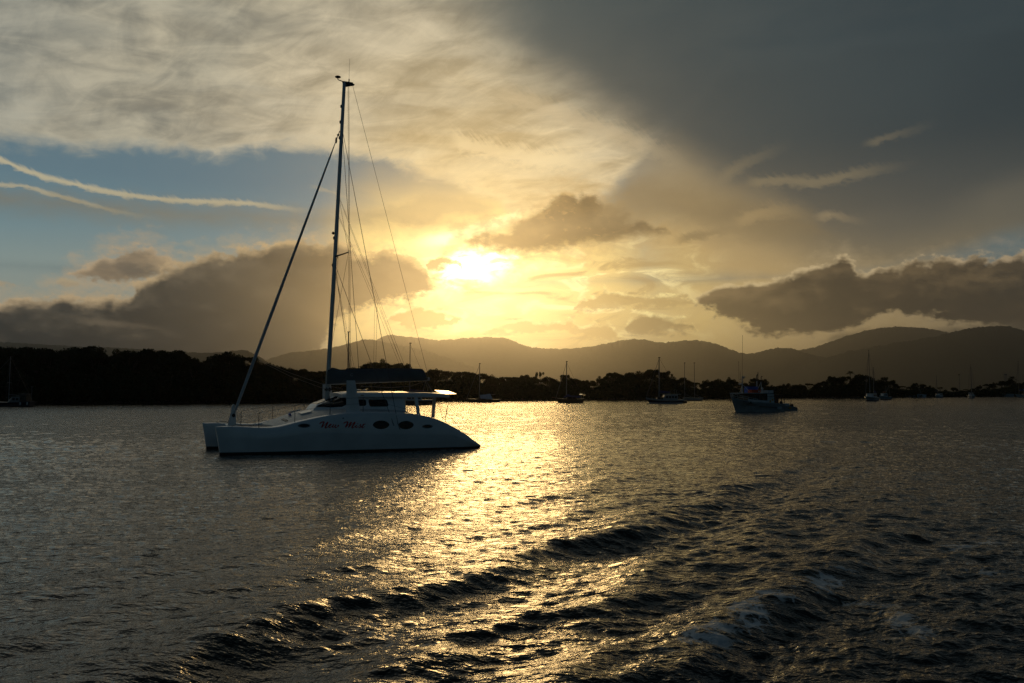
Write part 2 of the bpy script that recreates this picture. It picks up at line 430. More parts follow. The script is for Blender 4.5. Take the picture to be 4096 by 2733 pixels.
# ================================================================== hills
def hill_mat(name, c):
    return mat(name, c, 0.95, spec=0.1, var=0.35, vscale=0.02)
m_hill = hill_mat('forested hillside', (0.045, 0.055, 0.03))

def hills(name, pts, Y, K=3.0, front=0.74, back=1.25, fuzz=4.0, seed=0.0):
    Y, fuzz = Y * K, fuzz * K * 1.5                         # a high coastal range
    px = np.array([p[0] for p in pts], float); py = np.array([p[1] for p in pts], float)
    cols = np.arange(px[0], px[-1] + 1, 3.0)
    q = K / 4.0
    top = np.interp(cols, px, py)
    # soften the polyline, keep the ends
    ker = np.hanning(31); ker /= ker.sum()
    top = np.convolve(np.pad(top, 15, 'edge'), ker, 'valid')
    X = (cols - 2048) / FOC * Y / math.cos(PITCH)
    H = np.array([at(c, t, Y).z for c, t in zip(cols, top)])
    tt = np.concatenate([np.linspace(0, 1, 40), np.linspace(1.04, 1.6, 8)])
    V_ = []
    for t in tt:
        yy = Y * (front + (1 - front) * t) if t <= 1 else Y * (1 + (back - 1) * (t - 1) / 0.6)
        sc = yy / Y
        n = fbm(X / (3600 * q) + seed, np.full_like(X, yy / (2800 * q) + seed), 5)
        if t <= 1:
            h = H * (t ** 1.5) * sc * (1 - 0.25 * (1 - t) * 0) + n * H * 0.9 * t * (1 - t)
            h = np.minimum(h, H * sc * (0.30 + 0.70 * t) )
        else:
            h = H * (1 - (t - 1) / 0.6 * 0.8)
        if t > 0.02:
            h = h + fuzz * (0.14 + 0.86 * (0.93 < t < 1.1)) * (fbm(X / (88 * q) + 3 * seed, np.full_like(X, yy / (88 * q)), 3, 0.7) * 2.2 + (rng.random(len(X)) - 0.5) * 0.5)
        h = np.maximum(h, -1.0) if t > 0 else np.full_like(h, -1.5)
        V_.append(np.stack([X * sc, np.full_like(X, yy), h], -1))
    V_ = np.array(V_)
    o = np_mesh(name, V_.reshape(-1, 3), grid_quads(len(tt), len(cols)), m_hill)
    return kind(o, 'structure')

hills('hills', [(860, 1562), (1000, 1500), (1050, 1448), (1100, 1426), (1180, 1407), (1250, 1402), (1314, 1394), (1390, 1375), (1439, 1360), (1484, 1358), (1560, 1372), (1700, 1400), (1900, 1470)], 6800, 1.6, fuzz=5, seed=1.1)
hills('hills', [(-100, 1368), (25, 1369), (150, 1377), (300, 1386), (468, 1391), (700, 1408), (850, 1412), (930, 1404), (975, 1397), (1010, 1410), (1060, 1440), (1120, 1480), (1300, 1562)], 8200, 0.62, fuzz=5, seed=2.7)
hills('hills', [(1290, 1560), (1360, 1520), (1400, 1480), (1450, 1425), (1490, 1378), (1522, 1348), (1548, 1339), (1585, 1340), (1620, 1346), (1690, 1355), (1770, 1362), (1850, 1354), (1900, 1350), (1950, 1347), (1995, 1350), (2035, 1353), (2065, 1370), (2095, 1385), (2140, 1389), (2200, 1397), (2260, 1396), (2330, 1391), (2390, 1382), (2440, 1371), (2490, 1361), (2530, 1356), (2570, 1357), (2610, 1366), (2650, 1373), (2690, 1368), (2735, 1360), (2790, 1361), (2850, 1370), (2900, 1388), (2960, 1412), (2985, 1419), (3010, 1414), (3050, 1405), (3090, 1395), (3125, 1390), (3160, 1393), (3200, 1405), (3260, 1420), (3380, 1450), (3550, 1500), (3900, 1562)], 5000, front=0.72, fuzz=4.5, seed=3.9)
hills('hills', [(2980, 1450), (3050, 1425), (3120, 1410), (3180, 1402), (3230, 1396), (3275, 1386), (3330, 1364), (3380, 1345), (3420, 1335), (3470, 1322), (3530, 1312), (3600, 1306), (3700, 1312), (3800, 1330), (4000, 1380), (4300, 1450)], 6300, fuzz=5, seed=5.3)
hills('hills', [(3080, 1520), (3180, 1475), (3300, 1432), (3400, 1402), (3500, 1388), (3580, 1372), (3660, 1360), (3730, 1348), (3800, 1332), (3860, 1317), (3920, 1308), (3980, 1303), (4020, 1304), (4060, 1312), (4110, 1324), (4200, 1340), (4400, 1330), (4700, 1380), (5000, 1440)], 4300, front=0.72, fuzz=4.5, seed=6.6)

# ================================================================== shore and ground
SHORE = [(-2600, 1625), (-700, 1617), (0, 1615), (800, 1613), (1200, 1610), (1735, 1604), (2000, 1602), (2500, 1599), (3000, 1594.5), (3450, 1591.5), (3800, 1589.5), (4096, 1586.5), (4800, 1584), (6500, 1580)]
def shore_d(px):
    y = np.interp(px, [p[0] for p in SHORE], [p[1] for p in SHORE])
    return on_water(px, y).y
m_mud = mat('dark shore mud', (0.05, 0.042, 0.03), 0.85, var=0.4, vscale=0.3)
xs = np.linspace(-2600, 6500, 160)
rows = []
for k, (f, z) in enumerate([(0.985, -0.8), (1.0, 0.02), (1.02, 0.35), (1.1, 0.6), (2.0, 0.8), (6.0, 0.8), (42.0, 0.8)]):
    rr = []
    for x in xs:
        d = shore_d(x) * f if k < 6 else 31000.0
        if k == 5: d = 2200.0
        p = (x - 2048) / FOC
        jit = 0.5 * math.sin(x * 0.07) + 0.7 * math.sin(x * 0.023) if k < 3 else 0
        rr.append((p * d, d + jit, z))
    rows.append(rr)
o = np_mesh('ground', np.array(rows).reshape(-1, 3), grid_quads(len(rows), len(xs)), m_mud)
kind(o, 'structure')

# ================================================================== water
def build_water():
    # fan of quads about the ferry, fine where it is near
    d = [4.0]
    while d[-1] < 150: d.append(d[-1] * 1.0034)
    while d[-1] < 420: d.append(d[-1] * 1.008)
    while d[-1] < 1500: d.append(d[-1] * 1.06)
    d = np.array([0.05, 1.0, 2.0, 3.0] + d)
    a = np.concatenate([np.linspace(-180, -40, 40)[:-1], np.linspace(-40, -33, 40)[:-1], np.arange(-33, 33, 0.065), np.linspace(33, 40, 40), np.linspace(40, 180, 40)[1:-1]])
    D, A = np.meshgrid(d, np.radians(a), indexing='ij')
    X, Y = D * np.sin(A), D * np.cos(A)
    Z = np.zeros_like(X)
    dr = np.gradient(d)[:, None] * np.ones_like(A)
    dl = D * np.gradient(np.radians(a))[None, :]
    sp = np.maximum(dr * 0.9, dl)
    far = sstep(400, 150, D)
    # chop: many small trains running with the breeze
    r = np.random.default_rng(5)
    side = -(X + 4.3) * 0.857 + (Y - 8.6) * 0.514                # >0 beyond the first wake crest
    gust = (0.70 + 0.8 * fbm(X / 14 + 40, Y / 22 + 3, 3)) * (0.62 + 0.36 * sstep(2.0, -3.0, side) * sstep(70, 22, D))
    turb_band = 0
    N = 84
    for i in range(N):
        lam = 0.26 * (7.5 / 0.26) ** ((i + r.random()) / N)
        k = 2 * math.pi / lam
        spread = 0.55 if lam < 1.5 else 0.35
        th = math.radians(-78) + r.normal() * spread
        s = 0.20 * math.sqrt(2 / N) * (1.6 if lam < 0.7 else 0.75 if lam < 1.5 else 0.24)
        w = sstep(1.8, 3.6, lam / sp)
        ph = k * (X * math.cos(th) + Y * math.sin(th)) + r.random() * 6.28
        ph = ph + 0.9 * np.sin(X * 0.31 * (1 + 0.3 * r.random()) + i) + 0.9 * np.sin(Y * 0.23 * (1 + 0.3 * r.random()) + 2 * i)
        Z += s / k * w * gust * (np.sin(ph) + 0.33 * np.cos(2 * ph))
    # wake of the ferry: two diverging crests with their trains
    def line_q(P, Qp, bend):
        dx_, dy_ = Qp[0] - P[0], Qp[1] - P[1]; L = math.hypot(dx_, dy_); tx, ty = dx_ / L, dy_ / L
        s_ = (X - P[0]) * tx + (Y - P[1]) * ty
        q_ = -(X - P[0]) * ty + (Y - P[1]) * tx
        u = s_ / L
        return s_, q_ - bend * 4 * u * (1 - u) * (u > -0.4) * (u < 1.6)
    wob = fbm(X / 2.2, Y / 2.2, 4)
    sA, qA = line_q((-4.3, 8.6), (10.7, 33.6), -0.85)
    qA = qA + 0.22 * wob + 0.25 * np.sin(sA * 1.15 + 1.0)
    envA = sstep(-9, 0, sA) * sstep(70, 20, sA) * (0.95 + 0.4 * fbm(sA / 3.0, qA / 6.0 + 5, 3))
    def crest(q, w1, w2):     # steep towards us (q<0 is the near side)
        return np.where(q < 0, np.exp(-(q / w1) ** 2), np.exp(-(q / w2) ** 2))
    envA = envA * (1 + 0.35 * sstep(15, 5, sA))
    Z += envA * (0.112 * crest(qA, 0.42, 1.0) - 0.06 * np.exp(-((qA + 1.1) / 0.6) ** 2) + 0.055 * crest(qA + 2.3, 0.4, 0.6) + 0.05 * crest(qA + 4.0, 0.45, 0.6) + 0.06 * crest(qA - 2.0, 0.5, 0.7) + 0.05 * crest(qA - 4.1, 0.6, 0.8))
    sB, qB = line_q((1.0, 8.57), (5.1, 14.07), -0.1)
    qB = qB + 0.35 * wob + 0.15 * np.sin(sB * 1.9)
    envB = sstep(-8, -2, sB) * sstep(16, 6.5, sB) * (0.8 + 0.9 * fbm(sB / 2.0 + 9, qB / 4.0, 3))
    Z += envB * (0.11 * crest(qB, 0.25, 0.6) - 0.07 * np.exp(-((qB + 0.8) / 0.5) ** 2) + 0.06 * crest(qB - 1.5, 0.35, 0.5))
    # soft swell trains further right
    for (ax, ay, bx, by, am, w_) in ((8, 20, 22, 46, 0.035, 1.0), (13, 25, 30, 55, 0.03, 1.1), (-9, 15, 0, 30, 0.02, 1.1)):
        s_, q_ = line_q((ax, ay), (bx, by), 0.6)
        q_ = q_ + 1.0 * wob + 0.4 * np.sin(s_ * 0.7)
        e_ = sstep(-8, 4, s_) * sstep(45, 20, s_)
        Z += e_ * am * (np.exp(-(q_ / w_) ** 2) - 0.5 * np.exp(-((q_ + 2) / w_) ** 2) + 0.5 * np.exp(-((q_ + 4) / w_) ** 2))
    # churned water inboard of crest B: short confused lumps and foam
    sF, qF = line_q((0.6, 8.2), (10.0, 17.4), 0.5)
    churn = sstep(0.9, -0.8, qF + 0.9 * wob) * sstep(30, 18, D)
    cs = 0.06 * fbm(X / 0.45, Y / 0.45, 4, 0.65) * 2 + 0.02 * fbm(X / 1.6 + 30, Y / 1.3, 3) * 2
    Z += churn * cs * sstep(2.0, 4.0, 0.5 / sp)
    foam = np.exp(-((qF - 0.15 + 0.8 * wob) / 0.42) ** 2) * sstep(30, 18, D) * (0.30 + 1.1 * sstep(-0.05, 0.25, fbm(X / 0.9 + 7, Y / 1.2, 4)))
    patches = sstep(0.10, 0.30, fbm(X / 1.5 + 4, Y / 2.0 + 8, 4)) * churn * 0.85
    streak = np.exp(-((qB - 0.02) / 0.10) ** 2) * envB * 0.35
    foam = np.clip(np.maximum(np.maximum(foam, patches), streak), 0, 1)
    Z *= far
    dist = sstep(60, 320, D)
    Z = np.where(D < 3.5, Z * 0, Z)
    # keep the sheet closed all round: only the fine sector carries waves
    sect = sstep(39, 33.2, np.abs(np.degrees(A)))
    Z *= sect
    Vt = np.stack([X, Y, Z], -1).reshape(-1, 3)
    q = grid_quads(len(d), len(a), wrap=True)[:, ::-1]
    o = np_mesh('water', Vt, q, water_mat())
    at_ = o.data.attributes.new('foam', 'FLOAT', 'POINT')
    at_.data.foreach_set('value', foam.astype(np.float32).ravel())
    a2 = o.data.attributes.new('calm', 'FLOAT', 'POINT'); a2.data.foreach_set('value', dist.astype(np.float32).ravel())
    kind(o, 'structure')

def water_mat():
    m = bpy.data.materials.new('estuary water'); m.use_nodes = True
    t = m.node_tree; b = t.nodes['Principled BSDF']; L = t.links.new
    b.inputs['Base Color'].default_value = (0.010, 0.013, 0.011, 1)
    b.inputs['Roughness'].default_value = 0.07
    b.inputs['IOR'].default_value = 1.333
    tcn = t.nodes.new('ShaderNodeTexCoord')
    def nz(scale, sx_, sy_, det, rz=0.0):
        mp = t.nodes.new('ShaderNodeMapping'); mp.inputs['Scale'].default_value = (sx_, sy_, 1); mp.inputs['Rotation'].default_value = (0, 0, rz)
        n = t.nodes.new('ShaderNodeTexNoise'); n.noise_dimensions = '2D'
        n.inputs['Scale'].default_value = scale; n.inputs['Detail'].default_value = det; n.inputs['Roughness'].default_value = 0.55
        L(tcn.outputs['Object'], mp.inputs['Vector']); L(mp.outputs[0], n.inputs['Vector'])
        return n.outputs[0]
    n1, n2 = nz(8.0, 0.75, 1.25, 3, 0.15), nz(2.2, 0.65, 1.3, 4, -0.1)
    b1 = t.nodes.new('ShaderNodeBump'); b1.inputs['Strength'].default_value = 0.9; b1.inputs['Distance'].default_value = 0.035
    b2 = t.nodes.new('ShaderNodeBump'); b2.inputs['Strength'].default_value = 0.8; b2.inputs['Distance'].default_value = 0.12
    L(n1, b1.inputs['Height']); L(n2, b2.inputs['Height']); L(b2.outputs[0], b1.inputs['Normal'])
    L(b1.outputs[0], b.inputs['Normal'])
    # far off the ripples are finer than can be seen: less relief, more roughness
    cm = t.nodes.new('ShaderNodeAttribute'); cm.attribute_name = 'calm'
    for bb, hi, lo in ((b1, 0.85, 0.10), (b2, 0.50, 0.16)):
        g = t.nodes.new('ShaderNodeMapRange'); L(cm.outputs['Fac'], g.inputs[0]); g.inputs[3].default_value = hi; g.inputs[4].default_value = lo
        L(g.outputs[0], bb.inputs['Strength'])
    rg = t.nodes.new('ShaderNodeMapRange'); L(cm.outputs['Fac'], rg.inputs[0]); rg.inputs[3].default_value = 0.035; rg.inputs[4].default_value = 0.11
    # foam: bubbles broken up by noise
    f = t.nodes.new('ShaderNodeAttribute'); f.attribute_name = 'foam'
    n3, n4 = nz(2.6, 0.8, 1.2, 6, 0.6), nz(9.0, 1, 1, 5)
    def lace(scale):
        dn = t.nodes.new('ShaderNodeTexNoise'); dn.noise_dimensions = '2D'; dn.inputs['Scale'].default_value = scale * 0.7; dn.inputs['Detail'].default_value = 4
        L(tcn.outputs['Object'], dn.inputs['Vector'])
        va = t.nodes.new('ShaderNodeVectorMath'); va.operation = 'MULTIPLY_ADD'
        L(dn.outputs['Color'], va.inputs[0]); va.inputs[1].default_value = (1.1 / scale * 1.4,) * 3; L(tcn.outputs['Object'], va.inputs[2])
        v = t.nodes.new('ShaderNodeTexVoronoi'); v.voronoi_dimensions = '2D'; v.feature = 'DISTANCE_TO_EDGE'; v.inputs['Scale'].default_value = scale
        L(va.outputs[0], v.inputs['Vector'])
        r = t.nodes.new('ShaderNodeMapRange'); r.interpolation_type = 'SMOOTHSTEP'; L(v.outputs['Distance'], r.inputs[0]); r.inputs[1].default_value = 0.16; r.inputs[2].default_value = 0.0
        return r.outputs[0]
    l1, l2 = lace(3.0), lace(8.0)
    lm = t.nodes.new('ShaderNodeMath'); lm.operation = 'MULTIPLY_ADD'; L(l2, lm.inputs[0]); lm.inputs[1].default_value = 0.55; L(l1, lm.inputs[2])
    s1 = t.nodes.new('ShaderNodeMath'); s1.operation = 'MULTIPLY_ADD'; L(n3, s1.inputs[0]); s1.inputs[1].default_value = 2.2; s1.inputs[2].default_value = -1.58
    s2_ = t.nodes.new('ShaderNodeMath'); s2_.operation = 'MULTIPLY_ADD'; L(n4, s2_.inputs[0]); s2_.inputs[1].default_value = 0.5; L(s1.outputs[0], s2_.inputs[2])
    s25 = t.nodes.new('ShaderNodeMath'); s25.operation = 'MULTIPLY_ADD'; L(lm.outputs[0], s25.inputs[0]); s25.inputs[1].default_value = 0.42; L(s2_.outputs[0], s25.inputs[2])
    s3 = t.nodes.new('ShaderNodeMath'); s3.operation = 'ADD'; L(f.outputs['Fac'], s3.inputs[0]); L(s25.outputs[0], s3.inputs[1])
    mr = t.nodes.new('ShaderNodeMapRange'); mr.interpolation_type = 'SMOOTHSTEP'; L(s3.outputs[0], mr.inputs[0]); mr.inputs[1].default_value = 0.62; mr.inputs[2].default_value = 1.0
    fm = t.nodes.new('ShaderNodeMath'); fm.operation = 'MULTIPLY'; L(mr.outputs[0], fm.inputs[0]); L(f.outputs['Fac'], fm.inputs[1])
    mc = t.nodes.new('ShaderNodeMix'); mc.data_type = 'RGBA'; L(fm.outputs[0], mc.inputs[0]); mc.inputs[6].default_value = (0.010, 0.013, 0.011, 1); mc.inputs[7].default_value = (0.66, 0.68, 0.68, 1)
    L(mc.outputs[2], b.inputs['Base Color'])
    ro = t.nodes.new('ShaderNodeMapRange'); L(fm.outputs[0], ro.inputs[0]); L(rg.outputs[0], ro.inputs[3]); ro.inputs[4].default_value = 0.7
    L(ro.outputs[0], b.inputs['Roughness'])
    return m
build_water()

# ================================================================== haze
def build_haze():
    me = bpy.data.meshes.new('haze'); bm = bmesh.new()
    bmesh.ops.create_cube(bm, size=1.0); bm.to_mesh(me); bm.free()
    o = link(bpy.data.objects.new('haze', me))
    x0, x1, y0, y1, z0, z1 = -3700, 24000, -400, 33000, -4.0, 1460.0
    o.scale = (x1 - x0, y1 - y0, z1 - z0); o.location = ((x0 + x1) / 2, (y0 + y1) / 2, (z0 + z1) / 2)
    m = bpy.data.materials.new('sea haze'); m.use_nodes = True
    t = m.node_tree; t.nodes.clear()
    v = t.nodes.new('ShaderNodeVolumePrincipled'); out = t.nodes.new('ShaderNodeOutputMaterial')
    v.inputs['Color'].default_value = (0.86, 0.86, 0.86, 1)
    v.inputs['Density'].default_value = 4.2e-5
    v.inputs['Anisotropy'].default_value = 0.90
    t.links.new(v.outputs[0], out.inputs['Volume'])
    me.materials.append(m)
    kind(o, 'stuff')
build_haze()


# ================================================================== mangroves
m_leaf = mat('mangrove leaves', (0.028, 0.04, 0.018), 0.8, spec=0.04, var=0.45, vscale=1.2)
m_leaf_pale = mat('scrub leaves', (0.055, 0.065, 0.025), 0.8, spec=0.04, var=0.45, vscale=1.2)
m_bark = mat('mangrove bark', (0.07, 0.055, 0.04), 0.9, var=0.4, vscale=4)
m_palm = mat('palm fronds', (0.05, 0.06, 0.022), 0.5, var=0.4, vscale=2)

def leaf_quads(centres, size, r):
    n = len(centres)
    u = r.normal(size=(n, 3)); u /= np.linalg.norm(u, axis=1)[:, None]
    w = r.normal(size=(n, 3)); w -= (w * u).sum(1)[:, None] * u; w /= np.linalg.norm(w, axis=1)[:, None]
    s = size * (0.6 + 0.8 * r.random((n, 1)))
    c = np.asarray(centres)
    v = np.stack([c - u * s * 0.9, c - w * s * 0.38, c + u * s * 0.9, c + w * s * 0.38], 1).reshape(-1, 3)
    return v, np.arange(4 * n).reshape(-1, 4)

def branch_mesh(segs, sides=6):
    V_, F_ = [], []
    for (a, b, ra, rb) in segs:
        a, b = Vector(a), Vector(b); d = (b - a).normalized()
        x = d.orthogonal().normalized(); y = d.cross(x)
        k = len(V_)
        for p, rr in ((a, ra), (b, rb)):
            for i in range(sides):
                t = 2 * math.pi * i / sides
                V_.append(tuple(p + (x * math.cos(t) + y * math.sin(t)) * rr))
        for i in range(sides):
            F_.append((k + i, k + (i + 1) % sides, k + sides + (i + 1) % sides, k + sides + i))
    return np.array(V_), np.array(F_)

def tree_proto(seed, style):
    """unit-height tree: (crown verts, faces), (trunk verts, faces)"""
    r = np.random.default_rng(seed); segs = []; cl = []
    tops = []
    if style == 'round':   base, W, zc, zh, n = 0.38, 0.36, 0.72, 0.26, 15
    elif style == 'flat':  base, W, zc, zh, n = 0.62, 0.42, 0.88, 0.10, 11
    elif style == 'open':  base, W, zc, zh, n = 0.50, 0.34, 0.78, 0.20, 8
    else:                  base, W, zc, zh, n = 0.15, 0.42, 0.58, 0.38, 16
    lean = r.normal(0, 0.04, 2)
    fork = np.array([lean[0], lean[1], base])
    segs.append(((0, 0, -0.05), (lean[0] * 0.5, lean[1] * 0.5, base * 0.5), 0.028, 0.022))
    segs.append(((lean[0] * 0.5, lean[1] * 0.5, base * 0.5), tuple(fork), 0.022, 0.018))
    for k in range(5):                                      # prop roots
        t = k * 1.256 + r.random()
        segs.append(((0.10 * math.cos(t), 0.10 * math.sin(t), -0.05), (0.012 * math.cos(t), 0.012 * math.sin(t), 0.14), 0.006, 0.008))
    pts = []
    for i in range(n):
        t = r.random() * 2 * math.pi; q = math.sqrt(r.random()) * W * 0.86
        h = zc + zh * (0.62 * (1 - (q / W) ** 2) * (0.55 + 0.45 * r.random()) + r.normal(0, 0.14) - 0.12)
        c = np.array([lean[0] + q * math.cos(t), lean[1] + q * math.sin(t), h])
        cr = W * (0.25 + 0.15 * r.random()) * (0.8 if style in ('open', 'flat') else 1.0)
        mid = (fork + c) / 2 + np.array([0, 0, -0.03]) + r.normal(0, 0.012, 3)
        segs.append((tuple(fork), tuple(mid), 0.012, 0.007)); segs.append((tuple(mid), tuple(c), 0.007, 0.003))
        for _ in range(3):
            e = c + r.normal(0, cr * 0.6, 3) * np.array([1, 1, 0.5])
            segs.append((tuple(c), tuple(e), 0.003, 0.0015))
        m = int(210 * (cr / 0.12) ** 1.4)
        p = r.normal(size=(m, 3)); p /= np.linalg.norm(p, axis=1)[:, None]
        rad = cr * (0.35 + 0.75 * r.random((m, 1)) ** 0.6)
        flat = 0.42 if style == 'flat' else 0.62
        p = p * rad * np.array([1, 1, flat]) + c
        pts.append(p)
    pts = np.concatenate(pts)
    pts[:, 2] *= 1.0 / max(0.5, np.quantile(pts[:, 2], 0.995))
    cv = leaf_quads(pts, 0.026, r)
    return cv, branch_mesh(segs, 5)

PROTO = {}
for style in ('round', 'flat', 'open', 'bush'):
    for k in range(3):
        (cv, cf), (tv, tf) = tree_proto(100 + 7 * k + len(style) * 31, style)
        t = bpy.data.objects.new('mangrove_tree', None)
        cr = np_mesh('crown', cv, cf, m_leaf, smooth=False)
        tr = np_mesh('trunk', tv, tf, m_bark)
        PROTO[(style, k)] = (cr, tr)
        C.objects.unlink(cr); C.objects.unlink(tr)
        bpy.data.objects.remove(t)

def plant(style, k, loc, height, width=1.0, label='', cat='tree', group=None, name='mangrove_tree', rz=None):
    cr, tr = PROTO[(style, k)]
    o = bpy.data.objects.new(name, None); C.objects.link(o)
    o.location = loc; o.rotation_euler = (0, 0, random.random() * 6.28 if rz is None else rz)
    o.scale = (height * width, height * width, height)
    tag(o, label, cat, group)
    for src in (tr, cr):
        c = src.copy(); C.objects.link(c); c.parent = o
    return o

# top of the wood against the sky, photo pixels
TOP = [(-900, 1370), (-300, 1372), (0, 1382), (60, 1386), (110, 1396), (150, 1394), (190, 1400), (240, 1404), (290, 1400), (330, 1393), (370, 1402), (420, 1424), (455, 1418), (494, 1406), (530, 1412), (566, 1403), (600, 1412), (638, 1404), (665, 1420), (711, 1408), (745, 1432), (790, 1438), (840, 1424), (889, 1414), (930, 1426), (970, 1432), (1010, 1446), (1080, 1452), (1150, 1472), (1220, 1478), (1290, 1480), (1360, 1478), (1430, 1466), (1480, 1452), (1513, 1444), (1545, 1462), (1594, 1458), (1640, 1468), (1700, 1482), (1735, 1478), (1780, 1484), (1850, 1486), (1920, 1496), (1990, 1502), (2040, 1504), (2090, 1500), (2150, 1502), (2210, 1506), (2265, 1503), (2300, 1514), (2340, 1510), (2370, 1520), (2410, 1498), (2445, 1492), (2490, 1494), (2540, 1488), (2600, 1484), (2650, 1490), (2690, 1506), (2730, 1510), (2760, 1516), (2800, 1532), (2850, 1512), (2880, 1516), (2925, 1512), (2960, 1535), (3010, 1516), (3050, 1516), (3090, 1536), (3150, 1534), (3220, 1534), (3290, 1528), (3320, 1508), (3370, 1502), (3440, 1496), (3480, 1502), (3520, 1518), (3570, 1524), (3610, 1534), (3680, 1532), (3740, 1544), (3820, 1545), (3900, 1542), (3960, 1534), (4000, 1526), (4040, 1512), (4096, 1518), (4300, 1515), (4900, 1520)]
def top_px(x): return np.interp(x, [p[0] for p in TOP], [p[1] for p in TOP])

special = [  # px, top px, style, k, width, label
    (145, 1394, 'flat', 0, 0.9, 'flat-crowned dark mangrove left of the broad high tree, above the moored blue sailboat'),
    (330, 1390, 'round', 1, 1.25, 'broadest and highest dark tree crown on the left shore, well left of the white catamaran'),
    (494, 1404, 'round', 0, 0.72, 'leftmost of three round dark crowns in a row right of the broadest tree'),
    (566, 1401, 'round', 2, 0.85, 'middle of three round dark crowns standing in a row on the left shore'),
    (638, 1402, 'open', 1, 0.85, 'thin-crowned tree with sky showing through, right of the row of round crowns'),
    (711, 1406, 'round', 1, 0.85, 'single rounded dark crown after the gap right of the row of three crowns'),
    (893, 1412, 'round', 2, 0.95, 'peaked dark tree just left of the furled headsail of the white catamaran'),
    (972, 1431, 'flat', 1, 0.95, 'low flat-topped tree crown behind the furled headsail of the white catamaran'),
    (1513, 1441, 'round', 0, 0.62, 'round dark tree standing above the wood behind the catamaran boom cover'),
    (1597, 1456, 'flat', 2, 0.75, 'flat dark tree above the aft end of the catamaran boom cover'),
    (1733, 1476, 'open', 0, 0.6, 'small ragged tree rising just right of the catamaran boom end'),
    (2156, 1490, 'open', 2, 0.55, 'lone small round tree poking above the wood left of the blue-covered sailboat mast'),
    (2262, 1501, 'flat', 1, 0.5, 'small tree touching the mast of the dark sailboat with the blue cover'),
    (2440, 1491, 'open', 1, 0.75, 'ragged tree at the left end of the rounded wooded rise'),
    (2612, 1480, 'flat', 0, 0.65, 'umbrella-shaped tree top beside the mast of the dark blue motor sailer'),
    (2668, 1485, 'open', 0, 0.7, 'airy tree with gaps in its crown at the right end of the wooded rise'),
    (2925, 1511, 'round', 0, 0.7, 'dark rounded tree behind the bow mast of the fishing boat'),
    (3012, 1514, 'round', 2, 0.75, 'dark tree behind the tall exhaust pipe of the fishing boat'),
    (3328, 1507, 'round', 1, 0.8, 'bushy tree on the left shoulder of the palm-topped knoll'),
    (3535, 1510, 'open', 2, 0.75, 'loose-crowned tree right of the shorter mast by the palm-topped knoll'),
    (3568, 1522, 'round', 1, 0.6, 'squat dark tree stepping down at the right foot of the palm-topped knoll'),
    (3965, 1531, 'round', 0, 0.6, 'small round tree between the tall pole and the lattice tower at far right'),
]
for (px, py, st, k, w, lab) in special:
    d = shore_d(px) * 1.06
    zt = at(px, py, d).z
    plant(st, k, ((px - 2048) / FOC * d, d, 0.4), (zt - 0.4) * 1.01, w, lab, 'tree')

def zone(px):
    if px < 870:  return ('dark mangrove tree in the dense bank along the left shore', 'mangrove trees along the left shore')
    if px < 1720: return ('dark mangrove tree in the wood behind the white catamaran', 'mangrove trees behind the catamaran')
    if px < 2900: return ('dark mangrove tree in the low wood of the middle shore', 'mangrove trees along the middle shore')
    if px < 3300: return ('low dark tree on the shore behind the fishing boat', 'trees behind the fishing boat')
    return ('low dark tree on the far right shore', 'trees along the far right shore')
px = -420.0
while px < 4420:
    d = shore_d(px) * (1.035 + 0.03 * random.random())
    tp = top_px(px) + random.choice([1, 3, 6, 10, 14, 20, 26, 32]) * (1.0 if px < 1000 else 0.55)
    H = at(px, tp, d).z - 0.3
    lab, gr = zone(px)
    st = random.choices(['round', 'flat', 'open', 'bush'], [5, 2.2, 1.2, 2.4])[0]
    w = random.uniform(0.62, 0.95) * (1.0 if H > 8 else 1.15)
    plant(st, random.randrange(3), ((px - 2048) / FOC * d, d, 0.3), H, w, lab, 'tree', gr)
    px += random.uniform(24, 40) * (1.0 if px < 1800 else 0.86)
px = -900.0
while px < 4900:                                            # second rank, a little deeper
    d = shore_d(px) * (1.12 + 0.08 * random.random())
    H = at(px, top_px(px) + random.uniform(6, 20), d).z
    lab, gr = zone(px)
    plant(random.choice(['round', 'bush']), random.randrange(3), ((px - 2048) / FOC * d, d, 0.4), H, random.uniform(0.8, 1.1), lab, 'tree', gr)
    px += random.uniform(60, 90)

